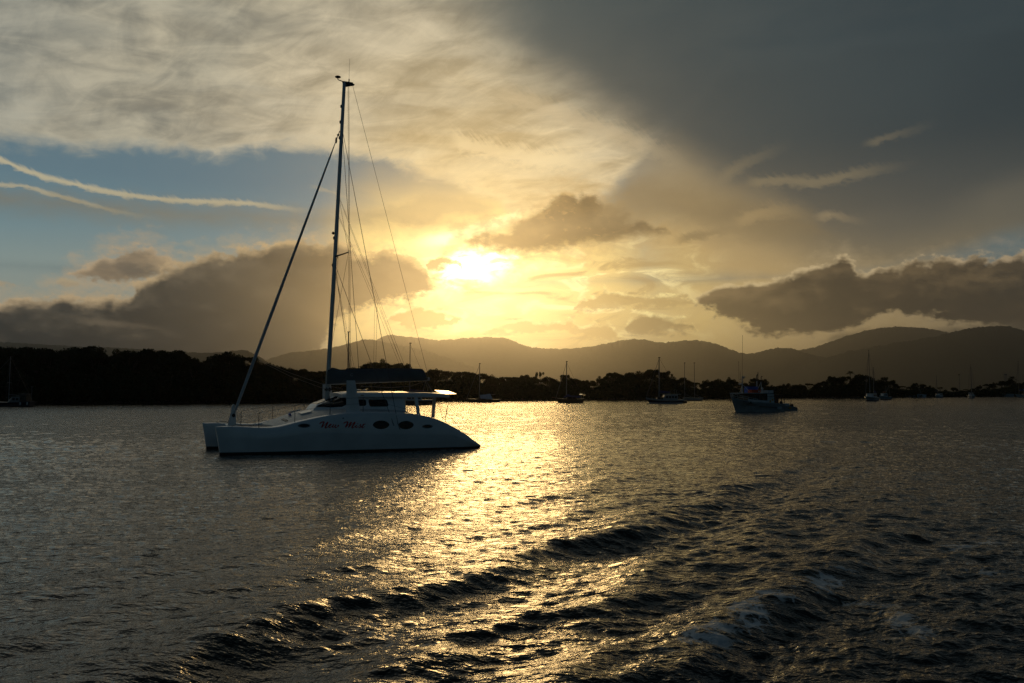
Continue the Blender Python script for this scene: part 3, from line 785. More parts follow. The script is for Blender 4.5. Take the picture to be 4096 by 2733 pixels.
# the tangle under and behind the crowns: one mass of leaves
def thicket():
    r = np.random.default_rng(77); P_ = []
    for px in np.arange(-1500, 5600, 5.0):
        inside = -200 < px < 4300
        d0 = shore_d(px); h = max(2.0, at(px, top_px(px) + 16, d0 * 1.05).z)
        n = 62 if inside else 24
        f = 0.995 + 0.075 * r.random(n)
        x = (px + r.uniform(-4, 4, n) - 2048) / FOC
        lump = 0.80 + 0.16 * math.sin(px * 0.031) + 0.08 * math.sin(px * 0.11 + 1)
        zz = r.random(n) ** 0.8 * h * lump * np.minimum(1.0, 0.35 + (f - 0.995) * 26)
        P_.append(np.stack([x * d0 * f, d0 * f, zz + 0.1], -1))
    P_ = np.concatenate(P_)
    v, f = leaf_quads(P_, 0.62, r)
    kind(np_mesh('mangrove_thicket', v, f, m_leaf, smooth=False), 'stuff')
    # solid dark heart of the wood, so that no light leaks through it
    xs = np.arange(-1500, 5600, 14.0); rows = []
    for k_, (f_, zf) in enumerate(((1.075, 0.0), (1.075, 0.80), (1.10, 0.88), (1.17, 0.88), (1.2, 0.0))):
        rr = []
        for i, x in enumerate(xs):
            d0 = shore_d(x); h = at(x, top_px(x) + 16, d0 * 1.08).z
            j = 0.9 + 0.1 * math.sin(i * 1.7) * math.cos(i * 0.73)
            rr.append(((x - 2048) / FOC * d0 * f_, d0 * f_, max(0.2, h * zf * j)))
        rows.append(rr)
    kind(np_mesh('mangrove_thicket', np.array(rows).reshape(-1, 3), grid_quads(len(rows), len(xs)), m_leaf, smooth=False), 'stuff')
thicket()

def palm(px, tp, label, frond=2.6):
    d = shore_d(px) * 1.05; H = at(px, tp + 8, d).z - 0.3
    o = thing('palm_tree', label, 'palm', ((px - 2048) / FOC * d, d, 0.3))
    segs = [((0.3 * (z / 5) ** 2 * 0.3, 0, H * z / 6), (0.3 * ((z + 1) / 5) ** 2 * 0.3, 0, H * (z + 1) / 6), 0.16 - 0.012 * z, 0.16 - 0.012 * (z + 1)) for z in range(6)]
    v, f = branch_mesh(segs, 7); np_mesh('trunk', v, f, m_bark, o)
    r = np.random.default_rng(int(px)); V_, F_ = [], []
    top = np.array([0.13, 0, H])
    for i in range(17):
        t = i * 2.4; up = r.uniform(0.1, 1.25)
        L = frond * r.uniform(0.8, 1.1); prev = None
        for j in range(9):
            q = j / 8
            c = top + np.array([math.cos(t) * math.cos(up) * L * q, math.sin(t) * math.cos(up) * L * q, math.sin(up) * L * q - 1.3 * L * 0.5 * q * q])
            side = np.array([-math.sin(t), math.cos(t), 0])
            if prev is not None:
                w = 0.42 * math.sin(math.pi * (0.12 + 0.86 * q)) * frond / 2.6
                for s in (-1, 1):
                    k = len(V_)
                    V_ += [prev, c, c + side * s * w + np.array([0, 0, -w * 0.55]), prev * 0.4 + c * 0.6 + side * s * w * 0.9 + np.array([0, 0, -w * 0.7])]
                    F_.append((k, k + 1, k + 2, k + 3))
            prev = c
    np_mesh('fronds', np.array(V_), np.array(F_), m_palm, o, smooth=False)
palm(3400, 1484, 'palm tree standing up out of the rounded knoll, left of the tall mast')
palm(4046, 1506, 'palm tree on the shore at the far right, beside the lattice tower', 3.4)

# ================================================================== boat building helpers
m_gel   = mat('white gelcoat', (0.74, 0.76, 0.77), 0.30, coat=0.3, var=0.09, vscale=1.1)
m_deck  = mat('grey non-slip deck', (0.52, 0.53, 0.53), 0.42, var=0.18, vscale=5, bump=0.5, bscale=60)
m_anti  = mat('dark antifouling', (0.03, 0.022, 0.02), 0.8, var=0.3, vscale=3)
m_glass = mat('tinted glass', (0.008, 0.008, 0.009), 0.12, spec=0.25)
m_alloy = mat('anodised alloy', (0.42, 0.45, 0.47), 0.38, metal=0.6, var=0.08, vscale=2)
m_black = mat('black fittings', (0.018, 0.018, 0.02), 0.5)
m_wire  = mat('stainless wire', (0.10, 0.10, 0.10), 0.4, metal=0.7)
m_rope  = mat('pale rope', (0.35, 0.32, 0.28), 0.9)
m_bag   = mat('grey sail cover cloth', (0.10, 0.115, 0.125), 0.9, var=0.12, vscale=2, bump=0.6, bscale=5)
m_sail  = mat('furled sailcloth', (0.42, 0.46, 0.50), 0.8, var=0.15, vscale=4)
m_panel = mat('solar cells', (0.02, 0.025, 0.04), 0.07, spec=0.9, coat=1.0)
m_red   = mat('red boat lettering', (0.52, 0.012, 0.014), 0.5)
m_net   = mat('trampoline net', (0.22, 0.23, 0.24), 0.9)
m_blue  = mat('bright blue plastic', (0.02, 0.09, 0.45), 0.5)

def bm_obj(name, bm, m, parent=None, sharp=None, smooth=True):
    me = bpy.data.meshes.new(name)
    bmesh.ops.recalc_face_normals(bm, faces=bm.faces)
    bm.to_mesh(me); bm.free()
    me.polygons.foreach_set('use_smooth', [smooth] * len(me.polygons))
    if smooth: me.set_sharp_from_angle(angle=R(sharp or 38))
    me.materials.append(m)
    return link(bpy.data.objects.new(name, me), parent)

def loft(bm, rings, close_ring=True, cap=True):
    vs = [[bm.verts.new(p) for p in r] for r in rings]
    n = len(rings[0])
    for a, b in zip(vs, vs[1:]):
        for i in range(n if close_ring else n - 1):
            j = (i + 1) % n
            bm.faces.new((a[i], a[j], b[j], b[i]))
    if cap and close_ring:
        bm.faces.new(vs[0]); bm.faces.new(vs[-1][::-1])
    return vs

def tube(bm, pts, r, sides=8, r2=None, flat=1.0):
    """tube along a polyline; r may taper to r2"""
    pts = [Vector(p) for p in pts]; n = len(pts); rings = []
    d0 = None
    for i, p in enumerate(pts):
        d = ((pts[min(i + 1, n - 1)] - pts[max(i - 1, 0)])).normalized()
        ref = Vector((0, 1, 0)) if abs(d.y) < 0.9 else Vector((1, 0, 0))
        y = (ref - d * ref.dot(d)).normalized(); x = y.cross(d)
        rr = r if r2 is None else r + (r2 - r) * i / (n - 1)
        rings.append([tuple(p + x * math.cos(2 * math.pi * k / sides) * rr + y * math.sin(2 * math.pi * k / sides) * rr * flat) for k in range(sides)])
    loft(bm, rings)

def tube_obj(name, pts, r, m, parent=None, sides=8, r2=None, flat=1.0):
    bm = bmesh.new(); tube(bm, pts, r, sides, r2, flat); return bm_obj(name, bm, m, parent)

def lines_obj(name, segs, r, m, parent=None):
    bm = bmesh.new()
    for s in segs: tube(bm, s, r, 5)
    return bm_obj(name, bm, m, parent)

def box(bm, x0, x1, y0, y1, z0, z1, bev=0.0):
    k = bmesh.ops.create_cube(bm, size=1.0)
    for v in k['verts']:
        v.co = Vector((x0 + (v.co.x + 0.5) * (x1 - x0), y0 + (v.co.y + 0.5) * (y1 - y0), z0 + (v.co.z + 0.5) * (z1 - z0)))
    if bev:
        es = list({e for v in k['verts'] for e in v.link_edges})
        bmesh.ops.bevel(bm, geom=es, offset=bev, segments=2, affect='EDGES')

def box_obj(name, b, m, parent=None, bev=0.02):
    bm = bmesh.new(); box(bm, *b, bev=bev); return bm_obj(name, bm, m, parent)

def slab(bm, outline, n, t):
    """polygon (list of 3D points) thickened by t along n"""
    n = Vector(n).normalized() * t
    a = [bm.verts.new(p) for p in outline]; b = [bm.verts.new(Vector(p) + n) for p in outline]
    bm.faces.new(a); bm.faces.new(b[::-1])
    k = len(a)
    for i in range(k): bm.faces.new((a[i], b[i], b[(i + 1) % k], a[(i + 1) % k]))

def slab_obj(name, outline, n, t, m, parent=None):
    bm = bmesh.new(); slab(bm, outline, n, t); return bm_obj(name, bm, m, parent, smooth=False)

def spheroid(name, c, r, m, parent=None):
    bm = bmesh.new(); bmesh.ops.create_uvsphere(bm, u_segments=14, v_segments=8, radius=1.0)
    for v in bm.verts: v.co = Vector((c[0] + v.co.x * r[0], c[1] + v.co.y * r[1], c[2] + v.co.z * r[2]))
    return bm_obj(name, bm, m, parent, sharp=80)

# ================================================================== the white catamaran
# local axes: x towards the stern, y away from the camera, z up; root amidships on the water
CAT = Vector((-8.047, 43.804, 0)); CAT_RZ = R(25.8)
cat = thing('catamaran', 'white sailing catamaran at anchor with bare mast and red lettering on its side', 'catamaran', CAT, CAT_RZ)
_ct, _cn = Vector((math.cos(CAT_RZ), math.sin(CAT_RZ), 0)), Vector((-math.sin(CAT_RZ), math.cos(CAT_RZ), 0))
def cl(px, py, y):
    """point of the catamaran's plane y = const seen at a spot of the photo, in the boat's own axes"""
    d = Vector(ray(px, py)); o = Vector((0, 0, CAM_H)) - CAT
    k = (y - o.dot(_cn)) / d.dot(_cn); p = o + d * k
    return Vector((p.dot(_ct), y, p.z))

SH = [(-6.6, 1.245), (-5.9, 1.25), (-5.24, 1.22), (-4.6, 1.185), (-4.2, 1.18), (-3.85, 1.22), (-3.04, 1.44), (-1.89, 1.68), (-0.96, 1.80), (-0.2, 1.835), (0.49, 1.84), (1.74, 1.79), (2.4, 1.72), (3.02, 1.62), (3.67, 1.45), (4.34, 1.15), (5.01, 0.77), (5.56, 0.39), (5.95, 0.13)]
def sheer(x): return float(np.interp(x, [p[0] for p in SH], [p[1] for p in SH]))
def sheer_s(x): return sum(sheer(x + d) for d in (-0.3, -0.15, 0, 0.15, 0.3)) / 5 if -6 < x < 5.6 else sheer(x)
BM = [(-6.6, 0.05), (-6.3, 0.12), (-5.6, 0.26), (-4.5, 0.40), (-3.0, 0.53), (-1.0, 0.62), (1.5, 0.62), (3.5, 0.56), (5.0, 0.46), (5.95, 0.36)]
def beam(x): return float(np.interp(x, [p[0] for p in BM], [p[1] for p in BM]))
def section(x):
    zs, W = sheer_s(x), beam(x)
    zb = min(0.125 - 0.004 * (x + 6), zs * 0.55)
    zc = min(0.98 - 0.035 * (x + 4), zs * 0.60)
    zc = max(zc, zb + 0.02)
    up = zs - zc
    return [(0.0, -0.45), (0.42, -0.38), (0.72, 0.0), (0.75, zb), (0.90, zb + (zc - zb) * 0.55), (0.995, zc - 0.02), (1.0, zc + 0.02), (0.965, zc + up * 0.36), (0.905, zc + up * 0.70), (0.855, zs - min(0.07, up * 0.15)), (0.79, zs - min(0.022, up * 0.05)), (0.66, zs), (0.0, zs + 0.02)], W
def hull_out(x, z):
    sec, W = section(x)
    zz = [p[1] for p in sec[2:11]]; uu = [p[0] for p in sec[2:11]]
    return float(np.interp(z, zz, uu)) * W

XS = [-6.56, -6.5, -6.4, -6.25, -6.0, -5.7] + list(np.linspace(-5.4, 5.4, 46)) + [5.55, 5.7, 5.82, 5.92]
def cat_hull(yc):
    def ring(x, lo, hi):
        sec, W = section(x); pts = []
        def X(z): return x + (0.20 * (1 - max(0.0, min(1.0, z / 1.24)))) * max(0.0, 1 - (x + 6.56) / 1.2)
        sel = sec[lo:hi]
        for u, z in sel: pts.append((X(z), yc - u * W, z))
        for u, z in sel[::-1]:
            if u > 0: pts.append((X(z), yc + u * W, z))
        return pts
    bm = bmesh.new(); loft(bm, [ring(x, 3, 13) for x in XS], cap=True)
    h = bm_obj('hull', bm, m_gel, cat, sharp=32)
    bm = bmesh.new(); loft(bm, [[(p[0], yc + (p[1] - yc) * 1.004, p[2]) for p in ring(x, 0, 4)] for x in XS], cap=True)
    bm_obj('underbody', bm, m_anti, h)
    return h
hull_n, hull_f = cat_hull(-2.35), cat_hull(2.35)

# bridge deck between the hulls, crowned
def deck_z(x, y):
    c = 0.05 + 0.20 * sstep(-4.0, -2.4, x)
    return sheer_s(x) + 0.012 + float(c) * max(0.0, 1 - (abs(y) / 2.35) ** 2)
bm = bmesh.new(); rings = []
for x in np.linspace(-3.85, 2.35, 28):
    ys = np.linspace(-2.3, 2.3, 17)
    under = 0.72 if x > -3.2 else 0.72 + (0.40) * (-3.2 - x) / 0.65
    rings.append([(x, y, deck_z(x, y) - (0.10 if x < -3.84 else 0)) for y in ys] + [(x, 2.3, under), (x, -2.3, under)])
loft(bm, rings); deck = bm_obj('bridge_deck', bm, m_deck, cat)
bm = bmesh.new(); rings = []
for x in np.linspace(2.36, 4.75, 10):
    z = min(1.12, sheer_s(x) - 0.25); z = max(z, 0.62)
    rings.append([(x, -2.1, z), (x, -1.9, z + 0.03), (x, 1.9, z + 0.03), (x, 2.1, z), (x, 2.1, 0.55), (x, -2.1, 0.55)])
loft(bm, rings); bm_obj('cockpit_floor', bm, m_deck, cat)
for yy in (-1.95, 1.95):                                    # coamings along the cockpit
    bm = bmesh.new(); rings = []
    for x in np.linspace(2.3, 4.5, 10):
        z = sheer_s(x)
        rings.append([(x, yy - 0.16, z + 0.03), (x, yy + 0.16, z + 0.03), (x, yy + 0.16, 0.7), (x, yy - 0.16, 0.7)])
    loft(bm, rings); bm_obj('coaming', bm, m_gel, cat)
box_obj('cockpit_seat', (3.2, 4.3, -0.9, 0.9, 1.05, 1.36), m_gel, cat, 0.04)

# cabin: lofted from a wide foot to the roof
def cabin_ring(z, xf, hf, xc, hc, xa, ha):
    pts = [(xf, -hf * 0.5), (xf + 0.05, -hf), (xc - 0.25, -(hf + (hc - hf) * 0.75)), (xc, -hc), (xa, -ha)]
    pts = pts + [(x, -y) for x, y in pts[::-1]]
    return pts
bm = bmesh.new()
prof = [(0.0, -2.06, 0.85, -0.55, 1.80, 2.28, 1.86), (0.30, -1.80, 0.80, -0.45, 1.74, 2.28, 1.83), (0.52, -1.10, 0.72, -0.30, 1.64, 2.28, 1.78), (0.74, -0.62, 0.62, -0.18, 1.52, 2.26, 1.70)]
rings = []
for t in np.linspace(0, 0.74, 23):
    xf, hf, xc, hc, xa, ha = [float(np.interp(t, [p[0] for p in prof], [p[k] for p in prof])) for k in range(1, 7)]
    cr_ = cabin_ring(0, xf, hf, xc, hc, xa, ha); ring_ = []
    for (p, q) in zip(cr_, cr_[1:] + cr_[:1]):
        for i in range(8):
            x, y = p[0] + (q[0] - p[0]) * i / 8, p[1] + (q[1] - p[1]) * i / 8
            base = deck_z(max(-3.8, min(2.3, x)), y) - 0.06
            ring_.append((x, y, base + (2.56 - base) * t / 0.74))
    rings.append(ring_)
loft(bm, rings); cabin = bm_obj('cabin', bm, m_gel, cat, sharp=28)

# hard top: long slab with rolled edges running aft over the cockpit
bm = bmesh.new(); rings = []
for i, x in enumerate(np.concatenate([[-0.72, -0.66, -0.52], np.linspace(-0.3, 4.2, 18), [4.4, 4.52, 4.58]])):
    e = 1.0
    if x < -0.3: e = 0.55 + 0.45 * math.sqrt(max(0, 1 - ((-0.3 - x) / 0.43) ** 2))
    if x > 4.2: e = 0.82 + 0.18 * math.sqrt(max(0, 1 - ((x - 4.2) / 0.385) ** 2))
    hw = (1.62 + 0.30 * min(1, max(0, (x + 0.7) / 1.6))) * (0.96 + 0.04 * e)
    zt = 2.80 - 0.10 * max(0, (-0.2 - x)) - 0.05 * max(0, x - 3.2) ** 1.5
    lo = 2.49 - 0.0 * x
    rr = []
    for q in np.linspace(-1, 1, 15):
        rr.append((x, q * (hw - 0.10), zt - 0.085 * q * q - (0.10 * (1 - e))))
    top = zt - 0.085 - 0.10 * (1 - e)
    rr += [(x, hw - 0.03, top - 0.03), (x, hw, top - 0.09), (x, hw - 0.01, lo + 0.03), (x, hw - 0.06, lo), (x, -(hw - 0.06), lo), (x, -(hw - 0.01), lo + 0.03), (x, -hw, top - 0.09), (x, -(hw - 0.03), top - 0.03)]
    rings.append(rr)
loft(bm, rings); roof = bm_obj('hardtop', bm, m_gel, cat, sharp=45)
slab_obj('roof_panel', [(2.75, -1.25, 2.80), (4.15, -1.25, 2.745), (4.15, 0.9, 2.785), (2.75, 0.9, 2.825)], (0, 0, 1), 0.03, m_panel, roof)
lines_obj('grab_rail', [[(-0.1, -1.35, 2.80), (0.05, -1.35, 2.845), (1.75, -1.4, 2.84), (1.9, -1.4, 2.79)]], 0.018, m_black, roof)
for (hx, hy) in ((0.55, 0.2), (0.95, 0.5)):
    spheroid('vent', (hx, hy, 2.83), (0.14, 0.14, 0.07), m_gel, roof)
box_obj('side_lamp', (0.05, 0.2, -1.93, -1.89, 2.58, 2.62), mat('amber lamp glass', (0.3, 0.22, 0.05), 0.3), roof, 0.008)

# windows: dark glass just proud of the cabin sides
def cab_y(x, z, side=-1):
    """outer face of the cabin at (x, z), by walking the loft"""
    lo = prof; best = None
    ts = np.linspace(0, 0.74, 60)
    for t in ts:
        v = [float(np.interp(t, [p[0] for p in prof], [p[k] for p in prof])) for k in range(1, 7)]
        xf, hf, xc, hc, xa, ha = v
        poly = [(xf + 0.05, hf), (xc - 0.25, hf + (hc - hf) * 0.75), (xc, hc), (xa, ha)]
        if x < poly[0][0]: y = hf
        else: y = float(np.interp(x, [p[0] for p in poly], [p[1] for p in poly]))
        base = deck_z(max(-3.8, min(2.3, x)), y) - 0.06
        zz = base + (2.56 - base) * t / 0.74
        if best is None or abs(zz - z) < best[0]: best = (abs(zz - z), y)
    return best[1] * side
from mathutils.bvhtree import BVHTree
_bvh = BVHTree.FromPolygons([v.co.copy() for v in cabin.data.vertices], [tuple(p.vertices) for p in cabin.data.polygons])
def skin_y(x, z, side):
    hit = _bvh.ray_cast(Vector((x, side * 4.0, z)), Vector((0, -side, 0)))
    return hit[0].y if hit[0] is not None and hit[0].y * side > 0 else cab_y(x, z, side)
def window(name, pts, m=m_glass, parent=cabin, side=-1, off=0.014):
    bm = bmesh.new()
    out = []
    for p, q in zip(pts, pts[1:] + pts[:1]):                 # more points along each edge, so that the pane hugs the side
        n_ = max(1, int(math.hypot(q[0] - p[0], q[1] - p[1]) / 0.06))
        out += [(p[0] + (q[0] - p[0]) * i / n_, p[1] + (q[1] - p[1]) * i / n_) for i in range(n_)]
    c = (sum(p[0] for p in out) / len(out), sum(p[1] for p in out) / len(out))
    rings = [[(x, skin_y(x, z, side) + side * off, z) for x, z in [(c[0] + (p[0] - c[0]) * s, c[1] + (p[1] - c[1]) * s) for p in out]] for s in (0.02, 0.15, 0.3, 0.45, 0.6, 0.75, 0.88, 1.0)]
    loft(bm, rings, cap=False)
    return bm_obj(name, bm, m, parent)
def rrect(x0, x1, z0, z1, r, sk0=0.0, sk1=0.0, n=5):
    P_ = []
    for (cx, cz, a0) in ((x1 - r, z1 - r, 0), (x0 + r, z1 - r, 90), (x0 + r, z0 + r, 180), (x1 - r, z0 + r, 270)):
        for k in range(n):
            a = R(a0 + 90 * k / (n - 1)); P_.append((cx + r * math.cos(a), cz + r * math.sin(a)))
    return [(x + (sk0 if x < (x0 + x1) / 2 else sk1) * (z - z0) / (z1 - z0), z) for x, z in P_]
for side in (-1, 1):
    window('side_window', rrect(0.52, 1.46, 2.06, 2.40, 0.09, -0.04, -0.06), side=side)
    window('side_window', rrect(-0.12, 0.36, 2.10, 2.40, 0.09, -0.02, 0.02), side=side)
    window('windscreen', [(-1.86, 2.06), (-1.35, 2.30), (-0.86, 2.545), (-0.62, 2.55), (-0.30, 2.47), (-0.28, 2.31), (-0.75, 2.06), (-1.2, 2.03)], side=side)
slab_obj('windscreen', [(-1.72, -0.62, 2.17), (-1.72, 0.62, 2.17), (-0.82, 0.52, 2.50), (-0.82, -0.52, 2.50)], (-0.35, 0, 0.94), 0.03, m_glass, cabin)

# posts holding the hard top
def post(p, q, w, d, m=m_gel):
    bm = bmesh.new(); P_, Q_ = Vector(p), Vector(q)
    loft(bm, [[tuple(c + Vector((sx_ * w / 2, sy_ * d / 2, 0))) for sx_, sy_ in ((-1, -1), (1, -1), (1, 1), (-1, 1))] for c in (P_, Q_)])
    return bm_obj('roof_post', bm, m, cat, sharp=20)
post(cl(1676, 1668, -1.98), cl(1663, 1590, -1.85), 0.15, 0.10)
post(cl(1583, 1648, -1.2) , cl(1577, 1588, -1.2), 0.12, 0.12)
post((3.55, 1.95, 1.35), (3.45, 1.85, 2.52), 0.18, 0.12)
post(cl(1731, 1678, -0.6), cl(1738, 1588, -0.6), 0.14, 0.14)
post((2.1, 1.86, 1.7), (2.1, 1.8, 2.5), 0.12, 0.12)
slab_obj('bulkhead', [(2.29, -1.82, 1.72), (2.29, 0.4, 1.72), (2.27, 0.4, 2.5), (2.27, -1.7, 2.5)], (1, 0, 0), 0.03, m_gel, cat)

# solar panel carried past the aft edge on a light frame
pn = [cl(1771, 1577, -0.55), cl(1826, 1576, -0.55), cl(1793, 1563.5, 0.95), cl(1737, 1560.5, 0.95)]
pn = [Vector(p) for p in pn]
nrm = (pn[1] - pn[0]).cross(pn[3] - pn[0]).normalized()
pan = slab_obj('solar_panel', [tuple(p) for p in pn], tuple(-nrm), 0.03, m_panel, cat)
lines_obj('panel_frame', [[(4.5, -0.3, 2.5), tuple((pn[0] + pn[1]) / 2 - nrm * 0.04)], [(4.5, 0.7, 2.52), tuple((pn[2] + pn[3]) / 2 - nrm * 0.04)]], 0.022, m_alloy, cat)

# portholes on the near and far topsides
def on_hull(x, z, side=-1, off=0.006, yc=2.35):
    return (x, side * (yc + hull_out(x, z) + off), z)
def hull_patch(name, outline, m, parent, side=-1, off=0.006):
    c = (sum(p[0] for p in outline) / len(outline), sum(p[1] for p in outline) / len(outline))
    bm = bmesh.new()
    loft(bm, [[on_hull(c[0] + (x - c[0]) * s, c[1] + (z - c[1]) * s, side, off) for x, z in outline] for s in (0.01, 0.5, 1.0)], cap=False)
    return bm_obj(name, bm, m, parent)
def lens(cx, cz, a, b, n=14):
    up = [(cx + a * math.cos(math.pi * k / n), cz + b * math.sin(math.pi * k / n) ** 1.15) for k in range(n + 1)]
    dn = [(cx - a * math.cos(math.pi * k / n), cz - b * math.sin(math.pi * k / n) ** 1.15) for k in range(1, n)]
    return up + dn
def ell(cx, cz, a, b, n=22): return [(cx + a * math.cos(2 * math.pi * k / n), cz + b * math.sin(2 * math.pi * k / n)) for k in range(n)]
m_recess = mat('grey porthole surround', (0.16, 0.18, 0.20), 0.5)
for side, h in ((-1, hull_n), (1, hull_f)):
    for (cx, cz, a, b) in ((0.74, 1.235, 0.40, 0.20), (1.96, 1.20, 0.39, 0.195)):
        hull_patch('porthole', lens(cx, cz, a, b), m_glass, h, side)
    for (cx, cz) in ((-2.82, 1.25), (3.05, 1.115)):
        f = hull_patch('porthole', ell(cx, cz, 0.28, 0.095), m_recess, h, side, 0.004)
        hull_patch('pane', ell(cx, cz + 0.006, 0.22, 0.066), m_glass, f, side, 0.009)
    hull_patch('skin_fitting', ell(-1.05, 1.56, 0.05, 0.03, 10), m_recess, h, side, 0.008)

# the name, brush script: strokes as ribbons laid on the topsides
STROKES = [
    [(205, 282, 34), (250, 232, 40), (310, 205, 40), (375, 188, 34), (418, 192, 40)],
    [(408, 190, 44), (350, 300, 54), (290, 438, 46)],
    [(300, 425, 16), (430, 310, 20), (560, 200, 34)],
    [(562, 198, 56), (505, 305, 56), (440, 425, 50), (452, 452, 36), (500, 440, 28), (590, 372, 18)],
    [(585, 392, 20), (655, 352, 24), (700, 305, 30), (680, 288, 28), (630, 318, 38), (592, 380, 42), (610, 428, 38), (670, 418, 26), (750, 366, 18)],
    [(815, 300, 40), (770, 350, 40), (745, 402, 38), (775, 424, 30), (830, 390, 22), (900, 312, 34)],
    [(902, 310, 38), (862, 372, 40), (858, 424, 38), (905, 430, 30), (965, 385, 26), (1002, 315, 36)],
    [(1004, 315, 28), (1000, 365, 26), (1036, 385, 18)],
    [(1222, 262, 34), (1262, 222, 38), (1330, 200, 40), (1400, 180, 36)],
    [(1412, 182, 48), (1360, 300, 56), (1292, 428, 48)],
    [(1300, 420, 16), (1430, 300, 20), (1550, 190, 34)],
    [(1560, 190, 54), (1490, 310, 56), (1420, 432, 46)],
    [(1430, 420, 16), (1570, 300, 20), (1700, 195, 34)],
    [(1716, 196, 56), (1645, 310, 56), (1572, 420, 48), (1598, 450, 34), (1640, 432, 26), (1735, 360, 18)],
    [(1775, 328, 42), (1730, 395, 40), (1745, 430, 34), (1790, 420, 24), (1850, 372, 16)],
    [(1818, 278, 40), (1840, 256, 34)],
    [(1850, 385, 16), (1915, 330, 22), (1945, 298, 28), (1952, 350, 36), (1935, 410, 36), (1890, 436, 30), (1850, 420, 24)],
    [(1935, 420, 18), (2010, 370, 16)],
    [(2088, 275, 46), (2040, 350, 46), (1998, 415, 42), (2020, 448, 32), (2065, 432, 24), (2130, 385, 16)],
    [(2025, 320, 24), (2085, 296, 30), (2150, 280, 34)],
]
def lettering():
    bm = bmesh.new()
    for st in STROKES:
        P_ = []
        for (u, v, w) in st:                                 # crop units -> photo pixels -> boat
            q = cl(1260 + u / 10.68, 1670 + v / 10.68, -2.93); P_.append((q.x, q.z, w / 10.68 * 0.0119))
        # smooth resample
        S_ = []
        for i in range(len(P_) - 1):
            p0, p1, p2, p3 = P_[max(i - 1, 0)], P_[i], P_[i + 1], P_[min(i + 2, len(P_) - 1)]
            for k in range(6):
                t = k / 6
                S_.append(tuple(0.5 * ((2 * p1[c]) + (-p0[c] + p2[c]) * t + (2 * p0[c] - 5 * p1[c] + 4 * p2[c] - p3[c]) * t * t + (-p0[c] + 3 * p1[c] - 3 * p2[c] + p3[c]) * t ** 3) for c in range(3)))
        S_.append(P_[-1])
        prev = None
        for i, (x, z, w) in enumerate(S_):
            a, b = S_[max(i - 1, 0)], S_[min(i + 1, len(S_) - 1)]
            tx, tz = b[0] - a[0], b[1] - a[1]; l = math.hypot(tx, tz) or 1
            nx, nz_ = -tz / l, tx / l; h = abs(w) / 2 * 1.1
            cur = [bm.verts.new(on_hull(x + nx * h, z + nz_ * h, -1, 0.007)), bm.verts.new(on_hull(x - nx * h, z - nz_ * h, -1, 0.007))]
            if prev: bm.faces.new((prev[0], prev[1], cur[1], cur[0]))
            prev = cur
    return bm_obj('lettering', bm, m_red, hull_n)
lettering()

# daggerboards standing up through the decks
for yy, q, h in ((-2.35, ((-0.77, 1.75), (-0.07, 1.75), (-0.36, 3.30), (-0.76, 3.30)), hull_n), (2.35, ((-0.73, 1.75), (-0.05, 1.75), (-0.32, 3.17), (-0.73, 3.17)), hull_f)):
    bm = bmesh.new(); rings = []
    for t in (0, 0.5, 1):
        x0 = q[0][0] + (q[3][0] - q[0][0]) * t; x1 = q[1][0] + (q[2][0] - q[1][0]) * t; z = q[0][1] + (q[3][1] - q[0][1]) * t
        rings.append([(x0, yy, z), (x0 + 0.1 * (x1 - x0), yy - 0.05, z), (x0 + 0.45 * (x1 - x0), yy - 0.06, z), (x1, yy - 0.012, z), (x1, yy + 0.012, z), (x0 + 0.45 * (x1 - x0), yy + 0.06, z), (x0 + 0.1 * (x1 - x0), yy + 0.05, z)])
    loft(bm, rings); bm_obj('daggerboard', bm, m_gel, cat, sharp=50)

# mast and its gear
mast = tube_obj('mast', [(-1.10, 0, 2.0), (-1.05, 0, 3.2), (-0.745, 0, 9.9), (-0.39, 0, 18.28)], 0.125, m_alloy, cat, 12, 0.085, 0.72)
m_mx = lambda z: -1.10 + (z - 2.0) / 16.28 * 0.71
box_obj('masthead', (-0.49, 0.05, -0.05, 0.05, 18.17, 18.30), m_black, mast, 0.02)
slab_obj('crane', [(-0.33, -0.03, 18.02), (0.11, -0.03, 18.16), (0.13, -0.03, 18.23), (-0.33, -0.03, 18.29)], (0, 1, 0), 0.06, m_black, mast)
spheroid('wind_sensor', (-0.72, 0, 18.47), (0.15, 0.15, 0.055), m_black, mast)
lines_obj('sensor_arm', [[(-0.74, 0, 18.42), (-0.71, 0, 18.33), (-0.39, 0, 18.26)]], 0.025, m_black, mast)
lines_obj('aerial', [[(-0.16, 0, 18.25), (-0.15, 0, 18.45)]], 0.03, m_black, mast)
lines_obj('whip_aerial', [[(-0.155, 0, 18.4), (-0.13, 0, 19.5)]], 0.006, m_wire, mast)
for z in (17.0, 16.2, 15.4, 10.35, 9.0):
    box_obj('mast_fitting', (m_mx(z) - 0.135, m_mx(z) - 0.05, -0.03, 0.03, z - 0.08, z + 0.08), m_black, mast, 0.02)
box_obj('steaming_lamp', (m_mx(10.6) - 0.21, m_mx(10.6) - 0.08, -0.05, 0.05, 10.52, 10.66), m_black, mast, 0.03)
box_obj('mast_foot_winch', (-1.20, -0.88, -0.12, 0.12, 2.78, 2.98), m_black, mast, 0.05)
sp_z = 9.42
for s in (-1, 1):
    tube_obj('spreader', [(m_mx(sp_z), 0, sp_z), (m_mx(sp_z) + 0.42, s * 0.98, sp_z + 0.12)], 0.045, m_black, mast, 6, 0.03)
tip = {s: Vector((m_mx(sp_z) + 0.42, s * 0.98, sp_z + 0.12)) for s in (-1, 1)}
